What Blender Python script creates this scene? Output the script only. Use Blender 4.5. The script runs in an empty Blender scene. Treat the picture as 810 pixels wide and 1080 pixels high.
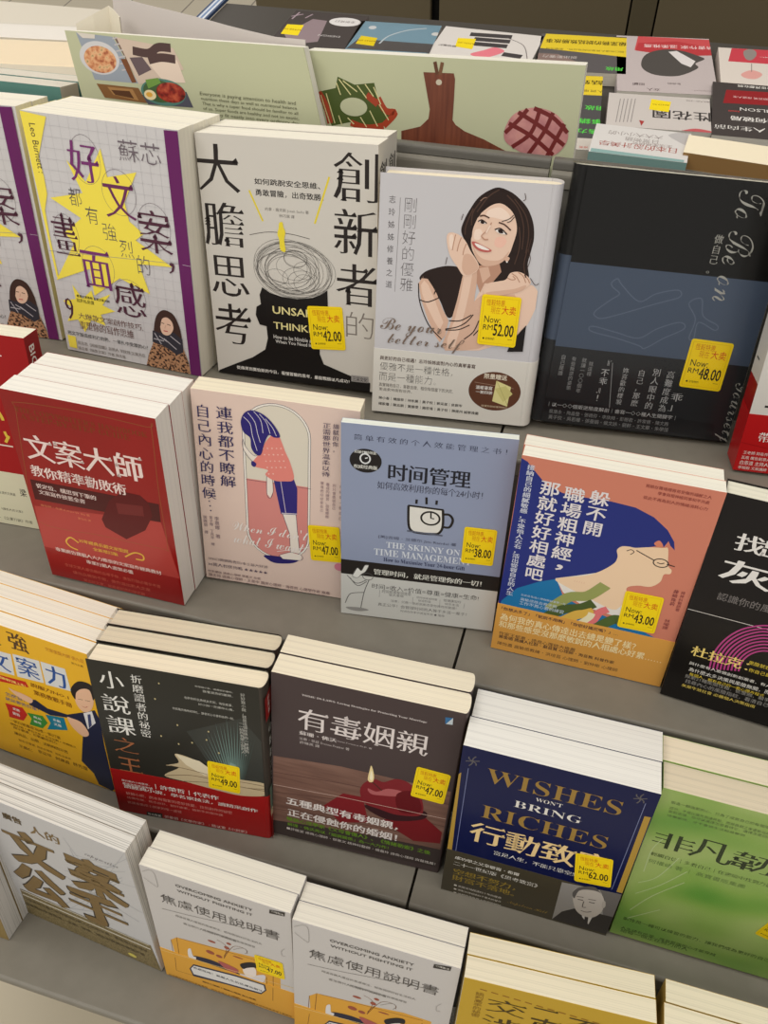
import bpy, math, random
from mathutils import Matrix, Vector, geometry
sc = bpy.context.scene
COL = sc.collection
rng = random.Random(7)
CM = 0.01
TILT = math.radians(16.0)                      # the stepped rack leans back by this much
RACK = Matrix.Translation((0, 0, 0.85)) @ Matrix.Rotation(-TILT, 4, 'X')

# ------------------------------------------------------------------ materials
def lin(c):
    c = c / 255.0
    return c / 12.92 if c <= 0.04045 else ((c + 0.055) / 1.055) ** 2.4
_mats = {}
def rgb(c, rough=0.45, metal=0.0, coat=0.0, spec=0.2):
    key = (c, rough, metal, coat, spec)
    if key in _mats:
        return _mats[key]
    m = bpy.data.materials.new('paint_%d_%d_%d' % c)
    m.use_nodes = True
    b = m.node_tree.nodes['Principled BSDF']
    b.inputs['Base Color'].default_value = (lin(c[0]), lin(c[1]), lin(c[2]), 1)
    b.inputs['Roughness'].default_value = rough
    b.inputs['Metallic'].default_value = metal
    b.inputs['Specular IOR Level'].default_value = spec
    b.inputs['Coat Weight'].default_value = coat * 0.5
    b.inputs['Coat Roughness'].default_value = 0.12
    _mats[key] = m
    return m
def nodes(name):
    m = bpy.data.materials.new(name)
    m.use_nodes = True
    nt = m.node_tree
    return m, nt, nt.nodes, nt.links, nt.nodes['Principled BSDF']
def ramp_mat(name, stops, tex='noise', scale=(1, 1, 1), tscale=5.0, detail=3.0, rough=0.5, bump=0.0, coat=0.0, dist=0.0):
    if name in _mats:
        return _mats[name]
    m, nt, N, L, b = nodes(name)
    tc = N.new('ShaderNodeTexCoord')
    mp = N.new('ShaderNodeMapping')
    mp.inputs['Scale'].default_value = scale
    L.new(tc.outputs['Object'], mp.inputs['Vector'])
    if tex == 'noise':
        t = N.new('ShaderNodeTexNoise'); t.inputs['Detail'].default_value = detail
        t.inputs['Distortion'].default_value = dist
        out = t.outputs['Fac']
    elif tex == 'voronoi':
        t = N.new('ShaderNodeTexVoronoi'); out = t.outputs['Distance']
    else:
        t = N.new('ShaderNodeTexWave'); t.inputs['Distortion'].default_value = dist; out = t.outputs['Fac']
    t.inputs['Scale'].default_value = tscale
    L.new(mp.outputs['Vector'], t.inputs['Vector'])
    r = N.new('ShaderNodeValToRGB')
    while len(r.color_ramp.elements) < len(stops):
        r.color_ramp.elements.new(0.5)
    for e, (p, c) in zip(r.color_ramp.elements, stops):
        e.position = p; e.color = (lin(c[0]), lin(c[1]), lin(c[2]), 1)
    L.new(out, r.inputs['Fac'])
    L.new(r.outputs['Color'], b.inputs['Base Color'])
    b.inputs['Roughness'].default_value = rough
    b.inputs['Coat Weight'].default_value = coat * 0.5
    b.inputs['Specular IOR Level'].default_value = 0.4
    if bump:
        bp = N.new('ShaderNodeBump'); bp.inputs['Strength'].default_value = bump
        bp.inputs['Distance'].default_value = 0.001
        L.new(out, bp.inputs['Height']); L.new(bp.outputs['Normal'], b.inputs['Normal'])
    _mats[name] = m
    return m
def pages_mat(c, k=0.94):
    c = tuple(int(v * 0.955) for v in c)
    d = tuple(int(v * k) for v in c)
    return ramp_mat('page_edges_%d_%d_%d_%d' % (c + (int(k * 100),)), [(0.34, d), (0.50, c)], 'noise', (3, 900, 3), 1.0, 4.0, rough=0.85)
def film_mat():
    if 'film' in _mats:
        return _mats['film']
    m = bpy.data.materials.new('clear_plastic_film'); m.use_nodes = True
    nt = m.node_tree; N = nt.nodes; L = nt.links
    N.remove(N['Principled BSDF'])
    tr = N.new('ShaderNodeBsdfTransparent'); gl = N.new('ShaderNodeBsdfGlossy'); mx = N.new('ShaderNodeMixShader')
    gl.inputs['Roughness'].default_value = 0.16
    fr = N.new('ShaderNodeFresnel'); fr.inputs['IOR'].default_value = 1.5
    tc = N.new('ShaderNodeTexCoord'); nz = N.new('ShaderNodeTexNoise')
    nz.inputs['Scale'].default_value = 9; nz.inputs['Detail'].default_value = 2; nz.inputs['Distortion'].default_value = 1.2
    bp = N.new('ShaderNodeBump'); bp.inputs['Strength'].default_value = 0.35; bp.inputs['Distance'].default_value = 0.006
    L.new(tc.outputs['Object'], nz.inputs['Vector']); L.new(nz.outputs['Fac'], bp.inputs['Height'])
    L.new(bp.outputs['Normal'], gl.inputs['Normal']); L.new(bp.outputs['Normal'], fr.inputs['Normal'])
    mu = N.new('ShaderNodeMath'); mu.operation = 'MULTIPLY'; mu.inputs[1].default_value = 0.45; L.new(fr.outputs['Fac'], mu.inputs[0]); L.new(mu.outputs[0], mx.inputs['Fac']); L.new(tr.outputs['BSDF'], mx.inputs[1]); L.new(gl.outputs['BSDF'], mx.inputs[2])
    L.new(mx.outputs['Shader'], N['Material Output'].inputs['Surface'])
    _mats['film'] = m
    return m
def special(name):
    if name == 'leopard':
        return ramp_mat('leopard_print', [(0.25, (40, 28, 24)), (0.42, (60, 38, 30)), (0.5, (176, 130, 96)), (0.9, (196, 150, 112))], 'noise', (1, 1, 1), 420, 1, rough=0.5)
    if name == 'green':
        return ramp_mat('green_leaf_print', [(0.28, (104, 164, 66)), (0.45, (150, 186, 92)), (0.58, (174, 198, 118)), (0.75, (188, 198, 134))], 'noise', (1, 1, 1.5), 11, 1, rough=0.4)
    if name == 'wood':
        return ramp_mat('wood_plank_print', [(0.25, (96, 68, 60)), (0.55, (124, 92, 80)), (0.8, (140, 108, 95))], 'noise', (14, 1, 160), 1.2, 3, rough=0.4)
    if name == 'board':
        return ramp_mat('walnut_print', [(0.3, (96, 48, 34)), (0.7, (128, 70, 48))], 'noise', (200, 1, 12), 1.2, 3, rough=0.4)
    if name == 'rice':
        return ramp_mat('fried_rice_print', [(0.32, (150, 70, 45)), (0.45, (208, 140, 96)), (0.6, (226, 180, 136)), (0.75, (120, 120, 60))], 'noise', (1, 1, 1), 190, 2, rough=0.4)
    if name == 'meat':
        return ramp_mat('chilli_meat_print', [(0.32, (70, 18, 14)), (0.5, (150, 40, 28)), (0.7, (196, 90, 60))], 'noise', (1, 1, 1), 160, 2, rough=0.4)
    if name == 'bread':
        return ramp_mat('bread_crust_print', [(0.3, (176, 110, 116)), (0.6, (206, 146, 142)), (0.8, (196, 136, 104))], 'noise', (1, 1, 1), 60, 3, rough=0.4)
    if name == 'pattern':
        return ramp_mat('olive_pattern_print', [(0.42, (104, 90, 56)), (0.5, (140, 124, 86)), (0.6, (112, 98, 62))], 'noise', (2, 1, 1), 240, 2, rough=0.45)
    if name == 'redprint':
        return ramp_mat('deep_red_print', [(0.3, (138, 15, 14)), (0.7, (150, 19, 18))], 'noise', (1, 1, 1), 14, 2, rough=0.3, coat=0.2)
    raise KeyError(name)
def M(c, rough=0.45, coat=0.0):
    return special(c) if isinstance(c, str) else rgb(tuple(c), rough, 0.0, round(coat * 0.35, 3))

# ------------------------------------------------------------------ scene helpers
def link(o, parent=None):
    COL.objects.link(o)
    if parent is not None:
        o.parent = parent
    return o
def tag(o, label, cat, group=None, kind=None):
    if label: o['label'] = label
    if cat: o['category'] = cat
    if group: o['group'] = group
    if kind: o['kind'] = kind
    return o
def empty(name, mat, label, cat, group=None):
    o = bpy.data.objects.new(name, None)
    o.empty_display_size = 0.02
    o.matrix_world = mat
    link(o)
    return tag(o, label, cat, group)
class MB:
    """collects faces and builds ONE mesh object"""
    def __init__(self):
        self.v = []; self.f = []; self.m = []; self.mats = []; self.sm = []
    def mi(self, mat):
        if mat not in self.mats: self.mats.append(mat)
        return self.mats.index(mat)
    def face(self, pts, mat, smooth=False):
        b = len(self.v); self.v += [tuple(p) for p in pts]
        self.f.append(tuple(range(b, b + len(pts)))); self.m.append(self.mi(mat)); self.sm.append(smooth)
    def mesh(self, vs, fs, mat, smooth=False):
        b = len(self.v); self.v += [tuple(p) for p in vs]; k = self.mi(mat)
        for f in fs:
            self.f.append(tuple(b + i for i in f)); self.m.append(k); self.sm.append(smooth)
    def box(self, x0, x1, y0, y1, z0, z1, mat):
        vs = [(x, y, z) for x in (x0, x1) for y in (y0, y1) for z in (z0, z1)]
        self.mesh(vs, [(0, 1, 3, 2), (4, 6, 7, 5), (0, 4, 5, 1), (2, 3, 7, 6), (0, 2, 6, 4), (1, 5, 7, 3)], mat)
    def prism(self, prof, a0, a1, mat, axis='x', smooth=False):
        """profile of 2-D points extruded along an axis"""
        n = len(prof)
        def P(p, a):
            return {'x': (a, p[0], p[1]), 'y': (p[0], a, p[1]), 'z': (p[0], p[1], a)}[axis]
        vs = [P(p, a0) for p in prof] + [P(p, a1) for p in prof]
        fs = [(i, (i + 1) % n, n + (i + 1) % n, n + i) for i in range(n)]
        self.mesh(vs, fs, mat, smooth)
        self.mesh(vs[:n], [tuple(range(n))], mat); self.mesh(vs[n:], [tuple(range(n))], mat)
    def build(self, name, parent=None, mat4=None, bevel=0.0):
        me = bpy.data.meshes.new(name)
        me.from_pydata([(x * CM, y * CM, z * CM) for x, y, z in self.v], [], self.f)
        for mt in self.mats: me.materials.append(mt)
        me.polygons.foreach_set('material_index', self.m)
        me.polygons.foreach_set('use_smooth', self.sm)
        me.update()
        o = bpy.data.objects.new(name, me)
        if mat4 is not None: o.matrix_world = mat4
        link(o, parent)
        if bevel:
            md = o.modifiers.new('edge', 'BEVEL'); md.width = bevel * CM; md.segments = 2; md.limit_method = 'ANGLE'
        return o

# ------------------------------------------------------------------ lettering
STY = {'g': (0, 0), 'G': (.020, .020), 'm': (.010, -.020), 'M': (.030, -.006), 'l': (-.012, -.012), 's': (-.012, -.012), 'S': (.0, .0), 'i': (-.006, -.006), 'x': (-.018, -.018), 'j': (-.026, -.026), 'K': (.034, .030), 'H': (.058, .054), 'W': (.085, .080)}
_tx = {}
_BOLD0, _SCR = 0x1D400, 0x1D4D0
def restyle(s, sty):
    out = ''
    for ch in s:
        o = ord(ch)
        if sty in 'sS':
            if 65 <= o <= 90: ch = chr(_BOLD0 + o - 65)
            elif 97 <= o <= 122: ch = chr(_BOLD0 + 26 + o - 97)
        elif sty in 'ij':
            if 65 <= o <= 90: ch = chr(_SCR + o - 65)
            elif 97 <= o <= 122: ch = chr(_SCR + 26 + o - 97)
        out += ch
    return out
def need(s, sty, d):
    if d == 'v':
        for ch in s: _tx.setdefault((ch, sty), None)
    else:
        _tx.setdefault((s, sty), None)
def make_text():
    tmp = []
    for (s, sty) in list(_tx):
        cu = bpy.data.curves.new('lettering', 'FONT'); cu.body = restyle(s, sty); cu.size = 1; cu.resolution_u = 2 if len(s) < 4 or max(ord(c) for c in s) < 0x2000 else 1
        o = bpy.data.objects.new('lettering', cu); COL.objects.link(o); tmp.append((s, sty, o, cu))
    dg = bpy.context.evaluated_depsgraph_get(); dg.update()
    for s, sty, o, cu in tmp:
        ev = o.evaluated_get(dg); me = ev.to_mesh()
        vs = [(v.co.x, v.co.y) for v in me.vertices]; fs = [tuple(p.vertices) for p in me.polygons]
        ev.to_mesh_clear()
        ax, ay = STY[sty]
        if (ax or ay) and vs:
            cnt = {}
            for f in fs:
                a2 = 0
                for i in range(len(f)):
                    p, q = vs[f[i]], vs[f[(i + 1) % len(f)]]; a2 += p[0] * q[1] - p[1] * q[0]
                ff = f if a2 > 0 else f[::-1]
                for i in range(len(ff)):
                    e = (ff[i], ff[(i + 1) % len(ff)]); k = (min(e), max(e))
                    cnt.setdefault(k, []).append(e)
            nrm = {}
            for k, es in cnt.items():
                if len(es) != 1: continue
                a, b = es[0]; dx, dy = vs[b][0] - vs[a][0], vs[b][1] - vs[a][1]; l = math.hypot(dx, dy) or 1
                for q in (a, b):
                    n = nrm.setdefault(q, [0, 0]); n[0] += dy / l; n[1] -= dx / l
            tips = []
            if sty in 'mM':
                for k, es in cnt.items():
                    if len(es) != 1: continue
                    a, b = es[0]; p, q = vs[a], vs[b]
                    if abs(p[0] - q[0]) < .004 and .03 < abs(p[1] - q[1]) < .1 and q[1] > p[1]:
                        tips.append((p[0] + ax, p[1] - ay, q[1] + ay))
            vs = list(vs)
            for q, (nx, ny) in nrm.items():
                l = math.hypot(nx, ny)
                if l > 1e-6:
                    vs[q] = (vs[q][0] + ax * nx / l, vs[q][1] + ay * ny / l)
            for (x, yl, yh) in tips:
                if yh < yl: yl, yh = yh, yl
                b = len(vs); e = .012
                vs += [(x - e, yl), (x + .018, yl), (x - .03, yh + .062), (x - .115, yh - .004), (x - .115, yl)]
                fs.append((b, b + 1, b + 2, b + 3, b + 4))
        if vs:
            xs = [v[0] for v in vs]; ys = [v[1] for v in vs]
            _tx[(s, sty)] = (vs, fs, min(xs), max(xs), min(ys), max(ys))
        else:
            _tx[(s, sty)] = ([], [], 0, 1, 0, 1)
        bpy.data.objects.remove(o); bpy.data.curves.remove(cu)

# ------------------------------------------------------------------ printed artwork on a flat cover
def crom(pts, closed, n=5):
    out = []; m = len(pts)
    rngi = range(m) if closed else range(m - 1)
    for i in rngi:
        g = (lambda k: pts[k % m]) if closed else (lambda k: pts[max(0, min(m - 1, k))])
        p0, p1, p2, p3 = g(i - 1), g(i), g(i + 1), g(i + 2)
        for j in range(n):
            t = j / n; t2 = t * t; t3 = t2 * t
            out.append(tuple(0.5 * (2 * p1[k] + (p2[k] - p0[k]) * t + (2 * p0[k] - 5 * p1[k] + 4 * p2[k] - p3[k]) * t2 + (3 * p1[k] - p0[k] - 3 * p2[k] + p3[k]) * t3) for k in (0, 1)))
    if not closed: out.append(pts[-1])
    return out
def pairs(l): return list(zip(l[0::2], l[1::2]))
def ribbon(pts, w, closed=False):
    n = len(pts); L = []; R = []
    for i in range(n):
        a = pts[(i - 1) % n] if closed or i > 0 else pts[i]
        b = pts[(i + 1) % n] if closed or i < n - 1 else pts[i]
        dx, dy = b[0] - a[0], b[1] - a[1]; l = math.hypot(dx, dy) or 1
        nx, ny = -dy / l * w / 2, dx / l * w / 2
        L.append((pts[i][0] + nx, pts[i][1] + ny)); R.append((pts[i][0] - nx, pts[i][1] - ny))
    q = []
    for i in range(n if closed else n - 1):
        j = (i + 1) % n; q.append((L[i], L[j], R[j], R[i]))
    return q
def paint(mb, art, w, h, y0, rough, coat, clip=None):
    """art in cm: u from the cover's left edge, v down from its top; laid on the plane y = y0 - a hair per layer"""
    lev = 0; last = ''
    def put(u, v, y): return (min(max(u, 0), w) - w / 2, y, h - min(max(v, 0), h - .01))
    def poly(pts, mat, y):
        if len(pts) < 3: return
        tri = geometry.tessellate_polygon([[Vector((p[0], p[1], 0)) for p in pts]])
        mb.mesh([put(p[0], p[1], y) for p in pts], [tuple(t) for t in tri], mat)
    for a in art:
        k = a[0]
        if not (k == 't' and last == 't'): lev += 1
        last = k
        y = y0 - 0.004 - 0.0012 * lev
        mat = M(a[1], rough, coat)
        if k == 'p': poly(pairs(a[2]), mat, y)
        elif k == 'b': poly(crom(pairs(a[2]), True), mat, y)
        elif k in 'sco':
            pts = pairs(a[3])
            if k == 'c': pts = crom(pts, False)
            if k == 'o': pts = crom(pts, True)
            for q in ribbon(pts, a[2], k == 'o'): mb.face([put(p[0], p[1], y) for p in q], mat)
        elif k == 'e':
            n = 40; poly([(a[2] + a[4] * math.cos(6.2832 * i / n), a[3] + a[5] * math.sin(6.2832 * i / n)) for i in range(n)], mat, y)
        elif k == 'q':                                # ring
            n = 40
            for qd in ribbon([(a[2] + a[4] * math.cos(6.2832 * i / n), a[3] + a[5] * math.sin(6.2832 * i / n)) for i in range(n)], a[6], True):
                mb.face([put(p[0], p[1], y) for p in qd], mat)
        elif k == 'R':
            mb.face([put(0, a[2], y), put(w, a[2], y), put(w, a[3], y), put(0, a[3], y)], mat)
        elif k == 't':
            _, c, sty, d, s, u0, v0, u1, v1 = a
            if d == 'v':
                n = len(s); ch = (v1 - v0) / n
                for i, cc in enumerate(s):
                    vs, fs, xa, xb, ya, yb = _tx[(cc, sty)]
                    if not vs: continue
                    W_ = u1 - u0; H_ = min(ch * 0.97, W_ * 1.12)
                    mb.mesh([put(u0 + (x / 1.0) * W_, v0 + i * ch + H_ * (0.88 - yy), y) for x, yy in vs], fs, mat)
            else:
                vs, fs, xa, xb, ya, yb = _tx[(s, sty)]
                if not vs: continue
                fx = lambda x: (x - xa) / ((xb - xa) or 1); fy = lambda yy: (yb - yy) / ((yb - ya) or 1)
                if d == 'h': pp = [(u0 + fx(x) * (u1 - u0), v0 + fy(yy) * (v1 - v0)) for x, yy in vs]
                elif d == 'r': pp = [(u1 - fy(yy) * (u1 - u0), v0 + fx(x) * (v1 - v0)) for x, yy in vs]
                else: pp = [(u1 - fx(x) * (u1 - u0), v1 - fy(yy) * (v1 - v0)) for x, yy in vs]   # upside down
                mb.mesh([put(p[0], p[1], y) for p in pp], fs, mat)

def levels(art):
    lev = 0; last = ''
    for a in art:
        if not (a[0] == 't' and last == 't'): lev += 1
        last = a[0]
    return lev
def need_art(art):
    for a in art:
        if a[0] == 't': need(a[4], a[2], a[3])

# ------------------------------------------------------------------ price stickers
def sticker_art(price, w, h):
    Y, O, R_, K = (226, 190, 18), (206, 120, 20), (206, 44, 24), (44, 36, 26)
    X = lambda f: round(f * w, 3)
    V = lambda f: round(f * h, 3)
    a = [('s', Y, .05, [X(.06), V(.05), X(.94), V(.05), X(.94), V(.95), X(.06), V(.95), X(.06), V(.05)]),
         ('t', O, 'g', 'h', '恆毅特惠', X(.13), V(.08), X(.60), V(.21)),
         ('t', O, 'l', 'h', '現在', X(.26), V(.22), X(.50), V(.36)),
         ('t', R_, 'g', 'h', '大卖', X(.54), V(.19), X(.90), V(.36)),
         ('t', K, 'g', 'h', 'Now:', X(.12), V(.41), X(.54), V(.545)),
         ('t', K, 'g', 'h', 'RM', X(.11), V(.585), X(.36), V(.69)),
         ('t', K, 'G', 'h', price, X(.38), V(.555), X(.91), V(.80)),
         ('t', K, 'g', 'h', '● 全场特价', X(.13), V(.84), X(.44), V(.89)),
         ('s', K, .03, [X(.78), V(.85), X(.90), V(.85)])]
    return a

# ------------------------------------------------------------------ books
PAPER = (238, 234, 224)
def pose(p):
    x, y, z, yaw, lean, roll = p
    return RACK @ Matrix.Translation((x * CM, y * CM, z * CM)) @ Matrix.Rotation(yaw, 4, 'Z') @ Matrix.Rotation(-lean, 4, 'X') @ Matrix.Rotation(-roll, 4, 'Y')
def build_book(name, mat4, w, h, t, d, label, cat, group):
    """one book: cover (boards, spine and front artwork), page block, and what the photo shows on it"""
    root = empty(name, mat4, label, cat, group)
    rough, coat = d.get('gloss', (0.42, 0.0))
    base = M(d['base'], rough, coat); side = d.get('spine', 'L')
    sm = M(d.get('spine_col', d['base']), rough, coat); bk = M(d.get('back', d['base']), rough, coat)
    b = d.get('board', 0.025); ins = d.get('inset', 0.012)
    mb = MB()
    mb.box(-w / 2, w / 2, 0, b, 0, h, base)
    mb.box(-w / 2, w / 2, t - b, t, 0, h, bk)
    sg = 1 if side == 'R' else -1
    def arc(g, yo, n=8): return [(sg * (w / 2 + g * math.sin(math.pi * i / n) ** .8), t / 2 - (t / 2 - yo) * math.cos(math.pi * i / n)) for i in range(n + 1)]
    if d.get('bulge'):
        for cc, va, vb in d.get('spine_cols', [(None, 0, h)]):
            mb.prism(arc(d['bulge'], 0) + arc(d['bulge'] - b, b)[::-1], h - vb, h - va, M(cc, rough, coat) if cc else sm, 'z', True)
    elif side == 'R': mb.box(w / 2 - b, w / 2, b, t - b, 0, h, sm)
    elif side == 'L': mb.box(-w / 2, -w / 2 + b, b, t - b, 0, h, sm)
    elif side == 'B': mb.box(-w / 2, w / 2, b, t - b, 0, b, sm)
    elif side == 'T': mb.box(-w / 2, w / 2, b, t - b, h - b, h, sm)
    paint(mb, d.get('art', []), w, h, 0, rough, coat)
    if d.get('spine_art'):
        sw = t; m2 = MB(); paint(m2, d['spine_art'], sw, h, 0, rough, coat)
        gx = sg * (w / 2 + (d.get('bulge') or 0))
        rot = [((gx - y) if side == 'R' else (gx + y), (x + sw / 2) if side == 'R' else (sw / 2 - x), z) for x, y, z in m2.v]
        for f, mi in zip(m2.f, m2.m): mb.face([rot[i] for i in f], m2.mats[mi])
    mb.build('cover', root)
    pb = MB(); pm = pages_mat(tuple(d.get('pages', PAPER)), d.get('streak', .94))
    xl = -w / 2 + (b if side == 'L' else ins); xr = w / 2 - (b if side == 'R' else ins)
    if d.get('bulge'):
        fo = -sg * (w / 2 - ins)
        pb.prism([(fo, b)] + [(sg * w / 2, b)] + arc(d['bulge'] - b, b)[1:-1] + [(sg * w / 2, t - b), (fo, t - b)], ins, h - ins, pm, 'z')
    else:
        pb.box(xl, xr, b, t - b, (b if side == 'B' else ins), h - (b if side == 'T' else ins), pm)
    pb.build('page_block', root)
    if 'band' in d:
        bd = d['band']; mt = M(bd['base'], rough, coat); m3 = MB(); e = 0.03
        m3.box(-w / 2 - e, w / 2 + (e if not d.get('bulge') else 0), -e, 0, 0.02, h - bd['v'], mt)
        if d.get('bulge') and side == 'R':
            m3.prism(arc(d['bulge'] + e, -e) + arc(d['bulge'], 0)[::-1], 0.02, h - bd['v'], mt, 'z', True)
        else:
            m3.box(w / 2, w / 2 + e, 0, t, 0.02, h - bd['v'], mt)
        m3.box(-w / 2 - e, -w / 2, 0, t, 0.02, h - bd['v'], mt)
        paint(m3, bd.get('art', []), w, h, -e, rough, coat)
        m3.build('belly_band', root)
    for st in d.get('stickers', []):
        cu, cv, ang, sw, sh, price = st
        m4 = MB(); ym = rgb((246, 214, 22), 0.5); n = 5; r = .22
        pts = []
        for (cx, cy, a0) in ((sw / 2 - r, sh / 2 - r, 0), (-sw / 2 + r, sh / 2 - r, 90), (-sw / 2 + r, -sh / 2 + r, 180), (sw / 2 - r, -sh / 2 + r, 270)):
            for i in range(n): pts.append((cx + r * math.cos(math.radians(a0 + 90 * i / (n - 1))), cy + r * math.sin(math.radians(a0 + 90 * i / (n - 1)))))
        m4.prism(pts, -0.02, 0.0, ym, 'y')
        m5 = MB(); paint(m5, sticker_art(price, sw, sh), sw, sh, -0.02, 0.5, 0)
        for f, mi in zip(m5.f, m5.m): m4.face([(m5.v[i][0], m5.v[i][1], m5.v[i][2] - sh / 2) for i in f], m5.mats[mi])
        o = m4.build('price_sticker', root)
        on_band = 'band' in d and cv > d['band']['v']
        dz = 0.006 + 0.0012 * levels(d.get('art', [])) if not on_band and 'band' not in d else max(0.006 + 0.0012 * levels(d.get('art', [])), 0.036 + 0.0012 * levels(d['band'].get('art', [])))
        o.matrix_local = Matrix.Translation(((cu - w / 2) * CM, -dz * CM, (h - cv) * CM)) @ Matrix.Rotation(ang, 4, 'Y')
        o['label'] = 'yellow price sticker reading RM%s' % price
    if d.get('wrap'):
        bg_ = d.get('bulge', 0)
        add_wrap(root, w, h, t, bg_ if side == 'L' else 0, bg_ if side == 'R' else 0)
    return root
def add_wrap(root, w, h, t, gl=0, gr=0, e=0.17):
    m6 = MB(); n = 14; fm = film_mat()
    r2 = random.Random(int(w * 1000 + h * 77))
    def grid(f, flip=False):
        vs = []; fs = []
        for i in range(n + 1):
            for j in range(n + 1): vs.append(f(i / n, j / n, r2.uniform(-.02, .03)))
        for i in range(n):
            for j in range(n):
                a = i * (n + 1) + j; q4 = (a, a + 1, a + n + 2, a + n + 1); fs.append(q4[::-1] if flip else q4)
        m6.mesh(vs, fs, fm, True)
    x0, x1, y0, y1, z0, z1 = -w / 2 - .04 - gl, w / 2 + .04 + gr, -e, t + .03, 0.01, h + .05
    lx = lambda a: x0 + (x1 - x0) * a
    ly = lambda a: y0 + (y1 - y0) * a
    lz = lambda a: z0 + (z1 - z0) * a
    grid(lambda a, b, q: (lx(a), y0 - abs(q), lz(b)), True)
    grid(lambda a, b, q: (lx(a), ly(b), z1 + q), True)
    grid(lambda a, b, q: (x0 - abs(q) * .3, ly(a), lz(b)))
    grid(lambda a, b, q: (x1 + abs(q) * .3, ly(a), lz(b)), True)
    m6.build('shrink_wrap', root)
def copy_book(root, mat4, label, keep=('cover', 'page_block', 'shrink_wrap')):
    r = root.copy(); COL.objects.link(r); r.matrix_world = mat4; r['label'] = label
    for ch in list(root.children):
        if ch.name.split('.')[0] in keep:
            c = ch.copy(); COL.objects.link(c); c.parent = r
    return r
BOOKS = {}
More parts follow.
